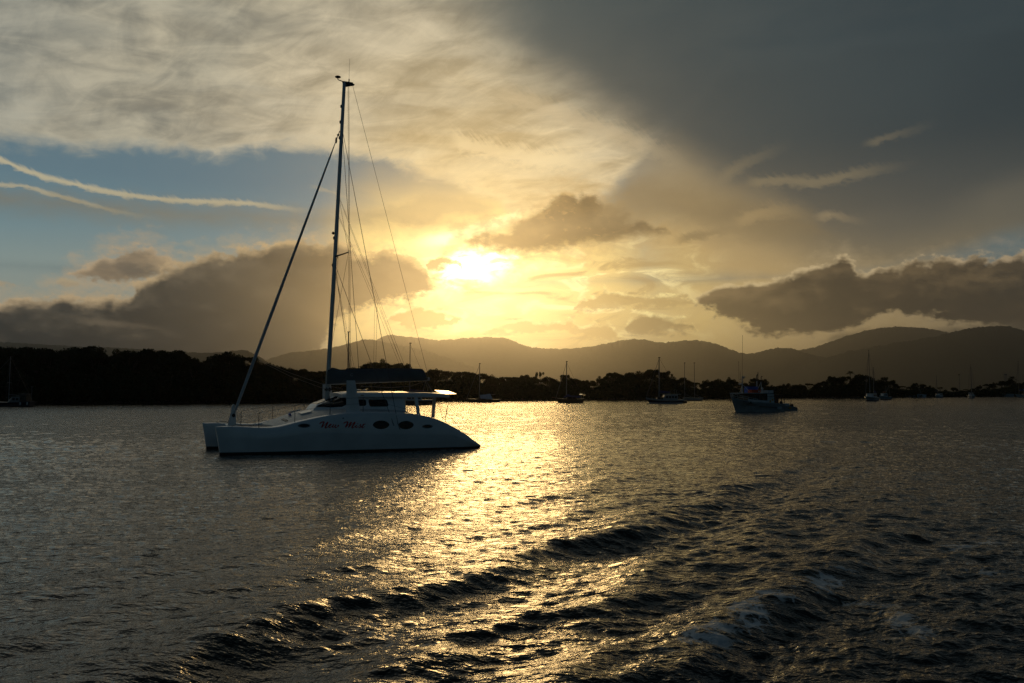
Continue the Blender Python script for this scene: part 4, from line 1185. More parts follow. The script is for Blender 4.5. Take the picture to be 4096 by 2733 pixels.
# furled headsail on its stay
stay_a, stay_b = Vector((-5.53, 0, 1.50)), Vector((m_mx(15.75) - 0.10, 0, 15.75))
fp = [stay_a.lerp(stay_b, t) for t in (0.02, 0.05, 0.1, 0.2, 0.35, 0.5, 0.65, 0.8, 0.9, 0.955)]
bm = bmesh.new(); rings = []
for p, rr in zip(fp, (0.055, 0.075, 0.088, 0.092, 0.085, 0.078, 0.07, 0.058, 0.045, 0.02)):
    rr *= 1.0 + 0.05 * math.sin(p.z * 4.1)
    rings.append([(p.x + rr * math.cos(a), p.y + rr * math.sin(a), p.z + rr * 0.3 * math.cos(a)) for a in np.linspace(0, 2 * math.pi, 11)[:-1]])
loft(bm, rings); gen = bm_obj('furled_headsail', bm, m_sail, cat)
lines_obj('forestay', [[stay_a, stay_b]], 0.02, m_wire, gen)
spheroid('swivel', tuple(stay_a.lerp(stay_b, 0.965)), (0.05, 0.05, 0.16), m_black, gen)
spheroid('swivel', tuple(stay_a.lerp(stay_b, 0.985)), (0.06, 0.06, 0.06), m_black, gen)
spheroid('furling_drum', tuple(stay_a.lerp(stay_b, 0.012)), (0.09, 0.09, 0.10), m_black, gen)

# boom with the sail cover stacked on it
boom = tube_obj('boom', [(-1.09, 0, 3.20), (4.22, 0, 3.42)], 0.10, m_alloy, cat, 10, 0.085)
bm = bmesh.new(); rings = []
for x, zt in ((-0.86, 3.62), (-0.80, 3.90), (-0.55, 3.955), (-0.2, 3.86), (0.6, 3.90), (1.6, 3.925), (2.8, 3.95), (3.6, 3.95), (4.10, 3.935), (4.22, 3.80), (4.34, 3.50)):
    zb = 3.14 + (x + 0.86) * 0.042; h = zt - zb; x -= 0.27
    sag = 0.02 * math.sin(x * 5)
    rings.append([(x, -0.10, zb), (x, -0.185, zb + 0.13), (x, -0.19 + sag, zb + h * 0.38), (x, -0.13 - sag, zb + h * 0.75), (x, -0.04, zt), (x, 0.04, zt), (x, 0.13, zb + h * 0.75), (x, 0.19, zb + h * 0.38), (x, 0.185, zb + 0.13), (x, 0.10, zb)])
loft(bm, rings); bag = bm_obj('sail_cover', bm, m_bag, boom)
lines_obj('sail_cover_mark', [[(0.08 + 0.07 * math.cos(a), -0.203, 3.60 + 0.06 * math.sin(a)) for a in np.linspace(0.6, 5.9, 12)]], 0.008, m_sail, bag)
lines_obj('mainsheet', [[(4.02, 0, 3.38), cl(1692, 1567, -0.35)], [(4.02, 0, 3.38), cl(1733, 1570, -0.3)], [(4.0, 0, 3.4), cl(1712, 1568, 0.3)], [(4.04, 0, 3.38), cl(1727, 1569, 0.4)], [(0.6, -0.05, 3.05), (2.0, -0.05, 2.98), (3.2, -0.05, 3.05), (3.97, 0, 3.3)]], 0.012, m_rope, boom)

# standing and running rigging
S1, S2 = on_hull(1.28, 1.42, -1, 0.02), on_hull(1.55, 1.30, -1, 0.02)
T1, T2 = on_hull(1.28, 1.42, 1, 0.02), on_hull(1.55, 1.30, 1, 0.02)
mz = lambda z, y=0.0: (m_mx(z) + 0.06, y, z)
lines_obj('shroud', [[mz(15.65, -0.05), S2]], 0.013, m_wire, cat)
lines_obj('shroud', [[mz(8.95, -0.05), S1]], 0.012, m_wire, cat)
lines_obj('shroud', [[mz(15.65, 0.05), T2]], 0.012, m_wire, cat)
lines_obj('shroud', [[mz(8.95, 0.05), T1]], 0.012, m_wire, cat)
for s in (-1, 1):
    lines_obj('diamond_stay', [[mz(12.3, 0.04 * s), tuple(tip[s])], [tuple(tip[s]), mz(5.0, 0.05 * s)]], 0.008, m_wire, cat)
for P0, P1 in (((1.28, 1.42), (1.36, 1.18)), ((1.55, 1.30), (1.66, 1.0))):
    for side, h in ((-1, hull_n), (1, hull_f)):
        lines_obj('chainplate', [[on_hull(*P0, side, 0.004), on_hull(*P1, side, 0.004)]], 0.022, m_recess, h)
lines_obj('topping_lift', [[(0.03, 0, 18.17), (4.17, 0, 3.52)]], 0.008, m_wire, cat)
lines_obj('halyard', [[(-0.21, -0.03, 18.05), (0.0, -0.03, 4.0)], [(-0.15, 0.03, 18.05), (0.08, 0.03, 4.0)]], 0.009, m_wire, cat)
lj = []
for s in (-1, 1):
    a = mz(12.4, 0.04 * s); b = (0.55, 0.16 * s, 7.6)
    lj += [[mz(11.5, 0.04 * s), (1.35, 0.2 * s, 7.2), (2.9, 0.19 * s, 3.62)], [(1.35, 0.2 * s, 7.2), (1.3, 0.19 * s, 3.55)], [mz(12.4, 0.04 * s), (3.0, 0.19 * s, 3.65)], [mz(8.7, 0.04 * s), (0.30, 0.19 * s, 3.5)]]
lines_obj('lazy_jack', lj, 0.006, m_wire, cat)
lines_obj('sheet', [[cl(1030, 1437, 0), cl(1160, 1492, -0.2), cl(1290, 1537, -0.5), cl(1372, 1558, -0.9)], [cl(1032, 1441, 0), cl(1160, 1505, -0.2), cl(1290, 1553, -0.5), cl(1368, 1572, -0.9)]], 0.010, m_rope, gen)
lines_obj('running_backstay', [[cl(1755, 1607, -1.5), cl(1771, 1686, -2.3)], [cl(1797, 1592, -1.0), cl(1780, 1688, -2.3)], [cl(1786, 1636, -2.3), cl(1781, 1690, -2.35)]], 0.011, m_black, cat)
lines_obj('stern_line', [[cl(1782, 1640, -2.2), cl(1850, 1728, -2.3), cl(1888, 1757, -2.35)], [cl(1856, 1728, -2.3), cl(1880, 1742, -2.3), cl(1890, 1755, -2.35)]], 0.007, m_rope, cat)

# fore beam, striker, trampoline, bow bits
tube_obj('fore_beam', [(-5.48, -2.3, 1.13), (-5.48, 2.3, 1.13)], 0.10, m_gel, cat, 10)
bm = bmesh.new()
loft(bm, [[(-5.74 + 0.0, -0.04, 1.12), (-5.34, -0.05, 1.12), (-5.34, 0.05, 1.12), (-5.74, 0.04, 1.12)], [(-5.62, -0.035, 1.7), (-5.37, -0.04, 1.7), (-5.37, 0.04, 1.7), (-5.62, 0.035, 1.7)], [(-5.54, -0.03, 2.12), (-5.42, -0.03, 2.12), (-5.42, 0.03, 2.12), (-5.54, 0.03, 2.12)], [(-5.51, -0.02, 2.19), (-5.45, -0.02, 2.19), (-5.45, 0.02, 2.19), (-5.51, 0.02, 2.19)]])
bm_obj('striker', bm, m_gel, cat, sharp=30)
lines_obj('striker_stay', [[(-5.48, 0, 2.15), (-5.42, -2.2, 1.2)], [(-5.48, 0, 2.15), (-5.42, 2.2, 1.2)]], 0.012, m_wire, cat)
bm = bmesh.new(); ys = np.linspace(-1.95, 1.95, 14)
loft(bm, [[(x, y, 1.13 - 0.05 * math.sin(math.pi * (y + 1.95) / 3.9) * math.sin(math.pi * (x + 5.3) / 1.5)) for y in ys] + [(x, y, 1.115 - 0.05 * math.sin(math.pi * (y + 1.95) / 3.9) * math.sin(math.pi * (x + 5.3) / 1.5)) for y in ys[::-1]] for x in np.linspace(-5.28, -3.84, 8)])
bm_obj('trampoline', bm, m_net, cat)
for yy in (-2.35, 2.35):
    lines_obj('mooring_line', [[(-5.9, yy - 0.08, 1.26), (-5.7, yy, 1.33), (-5.4, yy + 0.1, 1.28), (-5.2, yy - 0.02, 1.3), (-5.0, yy + 0.12, 1.24)]], 0.016, m_rope, cat)
    lines_obj('cleat', [[(-5.15, yy, 1.24), (-5.15, yy, 1.30)], [(-5.27, yy, 1.30), (-5.03, yy, 1.30)]], 0.016, m_alloy, cat)

# deck details
def deck_plate(name, x0, x1, y0, y1, m, up=0.03):
    slab_obj(name, [(x, y, deck_z(x, y) + 0.012) for x, y in ((x0, y0), (x1, y0), (x1, y1), (x0, y1))], (0, 0, 1), up, m, deck)
deck_plate('hatch', -2.65, -2.15, -1.45, -0.85, m_gel, 0.06)
deck_plate('hatch', -2.65, -2.15, 0.85, 1.45, m_gel, 0.06)
deck_plate('locker_lid', -3.42, -3.30, -1.7, -0.7, m_black, 0.02)
spheroid('fender', tuple(Vector((-3.0, -0.6, deck_z(-3.0, -0.6) + 0.07))), (0.07, 0.16, 0.07), m_blue, deck)

# stanchions and lifelines
near = [((1036, 1651), (1036, 1711)), ((1180, 1622), (1180, 1681)), ((1321, 1596), (1321, 1652)), ((1453, 1591), (1453, 1646))]
farr = [((965, 1646), (965, 1695)), ((1091, 1621), (1091, 1668)), ((1217, 1594), (1217, 1638)), ((1630, 1630), (1630, 1648))]
for yy, lst in ((-2.62, near), (2.6, farr)):
    tops = []
    for (a, b) in lst:
        p, q = cl(*a, yy), cl(*b, yy)
        q.z = min(q.z, sheer_s(max(-6, min(5.5, q.x))) + 0.02) - 0.02
        lines_obj('stanchion', [[p, (p.x, yy, q.z)]], 0.014, m_wire, cat)
        tops.append(p)
    start = Vector((-5.0, yy * 0.95, 1.25)); end = Vector((3.6, yy * 0.95, sheer_s(3.6) + 0.1))
    lines_obj('lifeline', [[start] + tops + ([end] if yy < 0 else []), [start] + [Vector((p.x, p.y, p.z - 0.28)) for p in tops]], 0.006, m_wire, cat)

# ================================================================== the other boats
m_navy  = mat('navy blue topsides', (0.012, 0.020, 0.05), 0.35, var=0.2)
m_white = mat('weathered white paint', (0.46, 0.49, 0.51), 0.45, var=0.12, vscale=2)
m_paleb = mat('pale blue paint', (0.24, 0.275, 0.29), 0.45, var=0.12, vscale=2)
m_dark  = mat('dark stained timber', (0.03, 0.024, 0.02), 0.6, var=0.3)
m_brown = mat('brown timber', (0.12, 0.07, 0.04), 0.7, var=0.3)
m_canvas = mat('blue canvas cover', (0.012, 0.03, 0.12), 0.9, var=0.25)
m_tent  = mat('grey-white awning', (0.45, 0.50, 0.56), 0.9, var=0.15)
m_spar  = mat('weathered spar', (0.15, 0.17, 0.18), 0.5, var=0.1)
m_oran  = mat('orange red crate', (0.55, 0.06, 0.02), 0.6)
m_yel   = mat('yellow sign board', (0.50, 0.28, 0.02), 0.6)
m_rust  = mat('rusty steel', (0.16, 0.06, 0.03), 0.8, var=0.4)

def mono_hull(parent, L, B, fb, fm, fs, m, over_b=0.10, over_s=0.04, boot=None, transom=0.75, stripe=None, name='hull'):
    """displacement hull, bow towards -x; fb/fm/fs freeboard at bow, middle, stern"""
    rings, low, strp = [], [], []
    xs = np.linspace(0, 1, 26)
    for t in xs:
        zs = fm + (fb - fm) * max(0, 1 - t / 0.62) ** 1.7 + (fs - fm) * max(0, (t - 0.62) / 0.38) ** 1.6
        w = B / 2 * (1 - max(0, 1 - t / 0.55) ** 2.3) * (1 - (1 - transom) * max(0, (t - 0.6) / 0.4) ** 1.6)
        w = max(w, 0.03)
        def X(z):
            f = 1 - min(1, max(0, z / zs))
            x = -L / 2 + L * t
            x += over_b * L * f * max(0, 1 - t / 0.35)
            x -= over_s * L * f * max(0, (t - 0.7) / 0.3)
            return x
        ww = 0.82 * (1 - max(0, 1 - t / 0.5) ** 1.6)
        sec = [(0, -0.5), (0.5 * w, -0.4), (w * max(0.1, ww), 0.0), (w * max(0.12, 0.06 + 0.92 * ww), zs * 0.16), (w * max(0.35, 0.2 + 0.78 * ww), zs * 0.55), (w * 0.985, zs * 0.80), (w, zs)]
        full = lambda s: [(X(z), -y, z) for y, z in s] + [(X(z), y, z) for y, z in s[::-1] if y > 0]
        rings.append(full(sec[3:]) if boot else full(sec))
        low.append(full(sec[:4]))
        strp.append((X(zs), w, zs, X(zs * 0.78), w * 0.985))
    bm = bmesh.new(); loft(bm, rings); h = bm_obj(name, bm, m, parent, sharp=35)
    if boot:
        bm = bmesh.new(); loft(bm, low); bm_obj('underbody', bm, boot, h)
    if stripe:
        for s in (-1, 1):
            bm = bmesh.new()
            loft(bm, [[(a[0], s * (a[1] + 0.012), a[2] + 0.01), (a[3], s * (a[4] + 0.012), a[2] * (0.78 if not isinstance(stripe, tuple) else stripe[1]))] for a in strp], close_ring=False)
            bm_obj('topside_band', bm, stripe[0] if isinstance(stripe, tuple) else stripe, h)
    # deck just under the rail
    bm = bmesh.new()
    loft(bm, [[(a[0], -a[1] * 0.97, a[2] - 0.02), (a[0], 0, a[2] + 0.03), (a[0], a[1] * 0.97, a[2] - 0.02)] for a in strp], close_ring=False)
    bm_obj('deck', bm, m_deck, h)
    return h

def cabin_box(parent, x0, x1, hw, z0, z1, m, rake=0.3, win=3, wz=(0.35, 0.8), roofm=None, name='cabin'):
    bm = bmesh.new()
    rings = []
    for t in (0, 1):
        xa = x0 + rake * t; xb = x1 - 0.06 * t; h = hw * (1 - 0.10 * t); z = z0 + (z1 - z0) * t
        rings.append([(xa, -h * 0.8, z), (xa + 0.25, -h, z), (xb, -h, z), (xb, h, z), (xa + 0.25, h, z), (xa, h * 0.8, z)])
    loft(bm, rings); c = bm_obj(name, bm, m, parent, sharp=20)
    n = win; W = (x1 - x0 - rake - 0.3)
    for s in (-1, 1):
        for i in range(n):
            a = x0 + rake + 0.15 + W * (i + 0.12) / n; b = x0 + rake + 0.15 + W * (i + 0.88) / n
            pts = []
            for (x, t) in ((a, wz[0]), (b, wz[0]), (b, wz[1]), (a, wz[1])):
                pts.append((x, s * (hw * (1 - 0.10 * t) + 0.008), z0 + (z1 - z0) * t))
            slab_obj('window', pts, (0, s, 0), 0.012, m_glass, c)
    bm = bmesh.new(); box(bm, x0 + rake - 0.12, x1 + 0.05, -hw * 0.95, hw * 0.95, z1 + 0.002, z1 + 0.07, bev=0.02)
    bm_obj('roof', bm, roofm or m, c)
    return c

def rig(parent, x, h, z0, rake=0.02, r=0.085, spr=(0.55,), m=None, bow=None, stern=None, hw=1.3, boom=None, cover=None, wr=0.02):
    m = m or m_spar
    top = (x + rake * h, 0, h)
    ms = tube_obj('mast', [(x, 0, z0), (x + rake * h * 0.5, 0, h * 0.5), top], r, m, parent, 8, r * 0.75)
    box_obj('masthead', (top[0] - 0.18, top[0] + 0.28, -0.05, 0.05, h - 0.08, h + 0.08), m_black, ms, 0.02)
    seg = []
    for f in spr:
        zz = z0 + (h - z0) * f; xx = x + rake * zz
        tube_obj('spreader', [(xx, -hw * 0.62, zz), (xx, hw * 0.62, zz)], 0.035, m, ms, 5)
        seg += [[(top[0], 0, h * 0.97), (xx, s * hw * 0.62, zz), (x + 0.15, s * hw, z0 * 0.7)] for s in (-1, 1)]
    if stern is not None: seg.append([(top[0], 0, h * 0.99), stern])
    if seg: lines_obj('stay', seg, wr, m_wire, parent)
    if bow is not None:
        furl = tube_obj('furled_headsail', [bow, tuple(Vector(bow).lerp(Vector((top[0], 0, h * 0.96)), 0.5)), (top[0] - 0.05, 0, h * 0.96)], 0.07, m_bag, parent, 6, 0.03)
    if boom:
        x1, zb, sag = boom
        b = tube_obj('boom', [(x + rake * zb, 0, zb), (x1, 0, zb + sag)], 0.06, m, parent, 6)
        if cover:
            bm = bmesh.new(); rings = []
            for t in np.linspace(0, 1, 7):
                xx = x + rake * zb + (x1 - x) * (0.02 + 0.95 * t); zz = zb + sag * t + 0.05; hh = 0.55 * (1 - 0.6 * t) + 0.12
                rings.append([(xx, -0.13, zz), (xx, -0.15, zz + hh * 0.4), (xx, 0, zz + hh), (xx, 0.15, zz + hh * 0.4), (xx, 0.13, zz)])
            loft(bm, rings); bm_obj('sail_cover', bm, cover, b)
    return ms

def lifelines(parent, L, B, fb, fm, fs, h=0.6, n=7):
    seg = []
    for s in (-1, 1):
        prev = None
        for i in range(n):
            t = 0.06 + 0.88 * i / (n - 1)
            zs = fm + (fb - fm) * max(0, 1 - t / 0.62) ** 1.7 + (fs - fm) * max(0, (t - 0.62) / 0.38) ** 1.6
            w = B / 2 * (1 - max(0, 1 - t / 0.55) ** 2.3) * 0.93
            p = (-L / 2 + L * t, s * w, zs); q = (p[0], p[1], zs + h)
            seg.append([p, q])
            if prev: seg.append([prev, q])
            prev = q
    lines_obj('guard_rail', seg, 0.018, m_wire, parent)

def place(px, py): return on_water(px, py)
def scale_at(py): return FOC / on_water(2048, py).y         # photo pixels per metre at that waterline

def boat(label, px, py, rz, cat_='sailboat', name='sailboat', group='boats moored across the estuary'):
    return thing(name, label, cat_, place(px, py), R(rz), group)

# 1 left edge, dark blue cutter
b = boat('dark blue sailboat with grey wheelhouse moored under the trees, cut by the left edge', 6, 1627, 4)
mono_hull(b, 11.2, 3.3, 1.15, 0.80, 0.95, m_navy, boot=m_anti, stripe=(m_spar, 0.93))
cabin_box(b, 1.4, 3.6, 1.1, 0.8, 1.75, m_spar, 0.7, 2)
cabin_box(b, 3.3, 4.7, 1.0, 0.8, 2.25, m_dark, 0.1, 1, name='wheelhouse', roofm=m_spar)
rig(b, 1.2, 9.1, 0.9, 0.012, 0.09, (0.42,), bow=(-5.5, 0, 1.3), stern=(5.4, 0, 1.0), boom=(3.2, 2.2, -0.2))
lines_obj('wind_generator_pole', [[(5.0, 0.5, 1.0), (5.0, 0.5, 3.6)], [(4.8, 0.5, 3.6), (5.2, 0.5, 3.6)]], 0.05, m_spar, b)
for xx in (3.9, 5.1): spheroid('fender', (xx, -1.42, 0.55), (0.16, 0.12, 0.3), m_white, b)

# 2 seen through the catamaran's cockpit
b = boat('dark hulled sailboat seen through the open cockpit of the catamaran', 1645, 1619.5, 5)
mono_hull(b, 9.3, 3.0, 1.35, 1.05, 1.1, m_navy, boot=m_anti, stripe=m_white)
cabin_box(b, -1.6, 2.2, 1.0, 1.0, 1.65, m_white, 0.5, 3)
rig(b, -0.35, 12.7, 1.6, 0.004, 0.10, (0.36, 0.66), stern=(4.5, 0, 1.2), boom=(3.4, 2.5, 0.0), cover=m_canvas)
lifelines(b, 9.3, 3.0, 1.35, 1.05, 1.1)

# 3 behind the catamaran's cabin: only its mast shows
b = boat('sailboat hidden behind the catamaran cabin, only its mast showing left of centre', 1392, 1621, 2)
mono_hull(b, 9.5, 3.0, 1.1, 0.85, 0.95, m_white, boot=m_anti)
cabin_box(b, -1.6, 2.0, 1.0, 0.8, 1.45, m_white, 0.5, 3)
rig(b, -0.1, 14.7, 1.4, 0.004, 0.12, (0.30, 0.62), boom=(3.4, 2.4, 0.0), cover=m_canvas)

# 4 low hull with a pale awning
b = boat('low dark sailboat with a pale tent awning rigged over its boom', 1934, 1609.5, 2)
mono_hull(b, 8.7, 2.6, 0.95, 0.72, 0.72, m_dark, boot=m_anti)
cabin_box(b, -1.8, 0.6, 0.9, 0.6, 1.0, m_dark, 0.3, 2)
rig(b, -1.05, 9.75, 0.9, 0.006, 0.12, (), bow=(-4.2, 0, 1.1), boom=(3.0, 1.9, 0.1), wr=0.03)
bm = bmesh.new()
loft(bm, [[(-0.75, -1.0, 0.95), (-0.95, 0, 1.75), (-0.75, 1.0, 0.95)], [(2.3, -1.0, 0.80), (1.65, 0, 2.15), (2.3, 1.0, 0.80)]], close_ring=False)
slab(bm, [(1.65, 0, 2.13), (2.3, -1.0, 0.8), (2.28, -0.9, 0.78)], (1, 0, 0), 0.02)
bm_obj('awning', bm, m_tent, b, sharp=20)

# 5 dark sailboat with the blue cover
b = boat('dark sailboat with blue canvas covers and two small solar panels on its stern', 2279, 1612, 2)
mono_hull(b, 6.7, 2.5, 1.15, 0.90, 1.0, m_dark, boot=m_anti, over_b=0.09)
cabin_box(b, -0.9, 1.6, 0.9, 0.9, 1.4, m_dark, 0.3, 2)
rig(b, -0.8, 9.85, 1.2, 0.008, 0.12, (0.30,), bow=(-3.3, 0, 1.25), stern=(3.1, 0, 1.1), hw=1.0)
tube_obj('bowsprit', [(-3.0, 0, 1.15), (-4.3, 0, 1.35)], 0.06, m_brown, b, 6)
bm = bmesh.new()
loft(bm, [[(-1.6, -0.5, 1.25), (-1.5, 0, 1.35), (-1.6, 0.5, 1.25)], [(-0.5, -0.75, 1.35), (-0.5, 0, 2.15), (-0.5, 0.75, 1.35)], [(0.3, -0.9, 1.35), (0.3, 0, 1.75), (0.3, 0.9, 1.35)], [(2.6, -1.0, 1.15), (2.6, 0, 1.7), (2.6, 1.0, 1.15)]], close_ring=False)
bm_obj('boom_tent', bm, m_canvas, b)
slab_obj('solar_panel', [(2.2, -0.9, 1.92), (2.9, -0.9, 1.95), (3.15, 0.5, 2.12), (2.45, 0.5, 2.10)], (0, 0, 1), 0.04, m_panel, b)
slab_obj('solar_panel', [(3.0, -1.1, 1.75), (3.65, -1.1, 1.78), (3.75, 0.3, 1.90), (3.1, 0.3, 1.88)], (0, 0, 1), 0.04, m_panel, b)
lines_obj('stern_arch', [[(2.6, -1.0, 0.95), (2.7, -0.9, 1.9), (2.75, 0.9, 1.95), (2.6, 1.0, 0.95)], [(3.2, -0.6, 1.0), (3.3, -0.6, 2.3), (3.6, -0.5, 2.35)]], 0.04, m_spar, b)

# 6 navy motor sailer
b = boat('navy hulled motor sailer with a pale topside band and long deckhouse', 2658, 1614, 3, 'motor sailer', 'motor_sailer')
mono_hull(b, 8.7, 3.0, 1.35, 0.80, 0.95, m_navy, boot=m_white, over_b=0.10, stripe=(m_paleb, 0.66))
c = cabin_box(b, -0.6, 2.9, 1.1, 0.75, 1.95, m_paleb, 0.5, 4, roofm=m_white)
cabin_box(b, -2.0, -0.3, 0.9, 0.85, 1.35, m_dark, 0.3, 2, name='coachroof')
box_obj('sunshade', (0.9, 3.7, -1.15, 1.15, 2.06, 2.12), m_white, c, 0.02)
rig(b, -1.25, 10.5, 1.2, 0.010, 0.13, (0.60,), bow=(-4.2, 0, 1.5), stern=(4.2, 0, 1.0), boom=(1.3, 2.3, 0.0), cover=m_canvas)
lines_obj('aerial', [[(1.4, 0.3, 2.1), (1.4, 0.3, 2.9)], [(2.2, -0.3, 2.1), (2.2, -0.3, 3.05)], [(2.9, 0.3, 2.1), (2.9, 0.3, 3.0)], [(2.0, -0.3, 3.0), (2.35, -0.3, 3.12)]], 0.04, m_spar, b)
lifelines(b, 8.7, 3.0, 1.35, 0.80, 0.95)
d = boat('small dark dinghy tied at the stern of the navy motor sailer', 2731, 1612.6, 3, 'dinghy', 'dinghy', None)
mono_hull(d, 1.9, 1.2, 0.62, 0.5, 0.55, m_dark, transom=0.9)

# 7 white hull with two bare masts
b = boat('white hulled boat with two bare unstayed masts of equal height', 2773, 1603.6, 2)
mono_hull(b, 5.7, 2.2, 0.95, 0.85, 0.85, m_paleb, boot=m_anti, over_b=0.01, over_s=0.06)
for mx_, x1 in ((-2.45, -0.1), (0.42, 2.5)):
    rig(b, mx_, 11.0, 0.8, 0.0, 0.085, ())
    lines_obj('wishbone_boom', [[(mx_ - 0.25, 0, 2.05), (mx_ + 0.2, -0.15, 1.95), (x1, 0, 0.95)], [(mx_ - 0.25, 0, 2.05), (mx_ + 0.2, 0.15, 1.6), (x1, 0, 0.95)]], 0.035, m_spar, b)

# 8 fishing boat, three-quarter view, bow to the left and towards us
FB_RZ = 24
b = thing('fishing_boat', 'pale blue wooden fishing boat with white deckhouse, red and blue crates on its roof', 'fishing boat', (33.6, 122.7, 0), R(FB_RZ))
FB = b
FL, FW = 8.2, 3.1
h = mono_hull(b, FL, FW, 1.92, 1.22, 1.0, m_paleb, over_b=0.085, over_s=0.0, boot=m_paleb, transom=0.86)
lines_obj('rub_rail', [[(-0.6, -1.57, 0.72), (1.4, -1.55, 0.60), (3.2, -1.45, 0.50)]], 0.04, m_dark, h)
bm = bmesh.new()
loft(bm, [[(-2.2, -1.18, 1.45), (-2.2, -1.15, 1.72)], [(-1.0, -1.46, 1.30), (-1.0, -1.43, 1.62)], [(0.6, -1.55, 1.18), (0.6, -1.52, 1.50)], [(2.0, -1.52, 1.15), (2.0, -1.49, 1.45)]], close_ring=False)
bm_obj('bulwark', bm, m_white, h)
wh = cabin_box(b, -2.1, 2.1, 1.28, 1.1, 2.42, m_dark, 0.25, 5, wz=(0.40, 0.86), name='wheelhouse')
slab_obj('wheelhouse_side', [(1.0, -1.33, 1.15), (2.15, -1.33, 1.1), (2.15, -1.25, 2.40), (1.0, -1.25, 2.42)], (0, -1, 0), 0.03, m_white, wh)
rf = box_obj('wheelhouse_roof', (-3.2, 1.35, -1.5, 1.5, 2.47, 2.56), m_white, b, 0.03)
box_obj('locker', (1.40, 2.35, -1.0, 0.8, 2.50, 2.92), m_white, b, 0.03)
for x0, s_, z_, yf in ((1.15, 0.26, 1.42, -1.545), (1.72, 0.24, 1.62, -1.385)):
    box_obj('sign_board', (x0, x0 + s_, yf - 0.02, yf, z_ - 0.16, z_ + 0.14), m_yel, b, 0.004)
box_obj('aft_canopy', (2.15, 4.05, -1.35, 1.35, 2.24, 2.32), m_brown, b, 0.02)
lines_obj('canopy_rail', [[(0.9, -1.42, 2.05), (4.05, -1.40, 2.12)]], 0.035, m_brown, b)
for px_, py_ in ((2.3, -1.25), (3.45, -1.28), (3.95, -1.25), (3.45, 1.28), (3.95, 1.25), (2.3, 1.25)):
    lines_obj('canopy_post', [[(px_, py_, 0.9), (px_, py_, 2.25)]], 0.05, m_dark, b)
slab_obj('aft_bulkhead', [(2.2, -1.2, 0.95), (3.05, -1.2, 0.92), (3.05, -1.18, 2.24), (2.2, -1.18, 2.24)], (0, 1, 0), 0.05, m_rust, b)
box_obj('winch', (3.7, 4.0, -1.0, -0.5, 0.95, 1.4), m_dark, b, 0.06)
bow_z = lambda t: 1.22 + 0.70 * max(0, 1 - t / 0.62) ** 1.7
seg = []
for s in (-1, 1):
    prev = prevm = None
    for t in (0.0, 0.03, 0.09, 0.17, 0.26, 0.34, 0.42):
        w = max(0.02, FW / 2 * (1 - max(0, 1 - t / 0.55) ** 2.3)) * 0.96
        x = -FL / 2 + FL * t; z = bow_z(t); hh = 0.62 - 0.55 * t
        q = (x - 0.15 * (1 - t), s * w, z + hh); m_ = (x - 0.07, s * w, z + hh * 0.5)
        seg.append([(x, s * w, z - 0.02), q])
        if prev: seg += [[prev, q], [prevm, m_]]
        prev, prevm = q, m_
lines_obj('bow_rail', seg, 0.026, m_white, b)
mx0 = -2.2
ms = tube_obj('mast', [(mx0, 0, 2.55), (mx0 + 0.02, 0, 4.9)], 0.075, m_white, b, 8, 0.05)
lines_obj('mast_leg', [[(mx0, 0, 3.75), (mx0 - 0.8, -0.5, 2.56)], [(mx0, 0, 3.75), (mx0 + 0.95, -0.6, 2.56)], [(mx0, 0, 3.75), (mx0 + 0.5, 0.8, 2.56)]], 0.032, m_white, ms)
lines_obj('whip_aerial', [[(mx0 + 0.02, 0, 4.8), (mx0 + 0.18, 0, 10.5)]], 0.02, m_wire, ms)
lines_obj('crosstree', [[(mx0 - 0.55, 0, 4.40), (mx0, 0, 4.45), (mx0 + 0.5, 0, 4.6)], [(mx0 - 0.55, 0, 4.4), (mx0 - 0.55, 0, 6.9)], [(mx0 - 0.32, 0, 4.4), (mx0 - 0.30, 0, 5.5)], [(mx0 - 0.55, 0, 4.2), (mx0, 0, 3.9)]], 0.02, m_wire, ms)
for c_, r_ in (((0.28, 0, 4.65), (0.13, 0.1, 0.11)), ((0.12, 0, 4.75), (0.11, 0.1, 0.10)), ((0.48, 0, 4.85), (0.06, 0.06, 0.12)), ((0.0, 0, 4.1), (0.09, 0.09, 0.09))):
    spheroid('lamp', (mx0 + c_[0], c_[1], c_[2]), r_, m_white, ms)
spheroid('radar', (mx0 - 0.32, 0, 3.78), (0.26, 0.26, 0.09), m_white, ms)
lines_obj('mast_stay', [[(mx0, 0, 4.2), (0.2, 0, 2.95)]], 0.014, m_wire, ms)
for x_, top_, r_, nm in ((0.45, 5.08, 0.075, 'exhaust_pipe'), (1.20, 4.88, 0.045, 'exhaust_pipe')):
    ex = tube_obj(nm, [(x_, 0.2, 2.55), (x_ + 0.02, 0.2, top_ - 0.9)], r_, m_white, b, 8)
    lines_obj('pipe_bend', [[(x_ + 0.02, 0.2, top_ - 0.95), (x_ + 0.04, 0.2, top_ - 0.13), (x_ + 0.12, 0.2, top_), (x_ + 0.26, 0.2, top_ - 0.03)]], r_ * 1.1, m_black, ex)
tube_obj('pole', [(0.85, 0.4, 2.55), (0.85, 0.4, 5.42)], 0.05, m_dark, b, 6)
lines_obj('derrick', [[(1.45, 0.3, 2.55), (1.20, 0.2, 4.1)], [(0.8, 0.3, 3.2), (1.25, 0.2, 4.15)]], 0.035, m_white, b)
spheroid('life_ring', (1.0, -0.3, 3.1), (0.14, 0.10, 0.22), m_white, b)
for i, yv in enumerate((-1.50, -1.45, -1.40)): spheroid('fender', (2.55 + 0.30 * i, yv - 0.12, 0.45), (0.10, 0.09, 0.25), m_white, b)
lines_obj('anchor', [[(-4.2, 0, 1.80), (-4.32, 0, 1.52), (-4.15, 0, 1.38)], [(-4.22, -0.15, 1.48), (-4.22, 0.15, 1.48)]], 0.05, m_black, b)
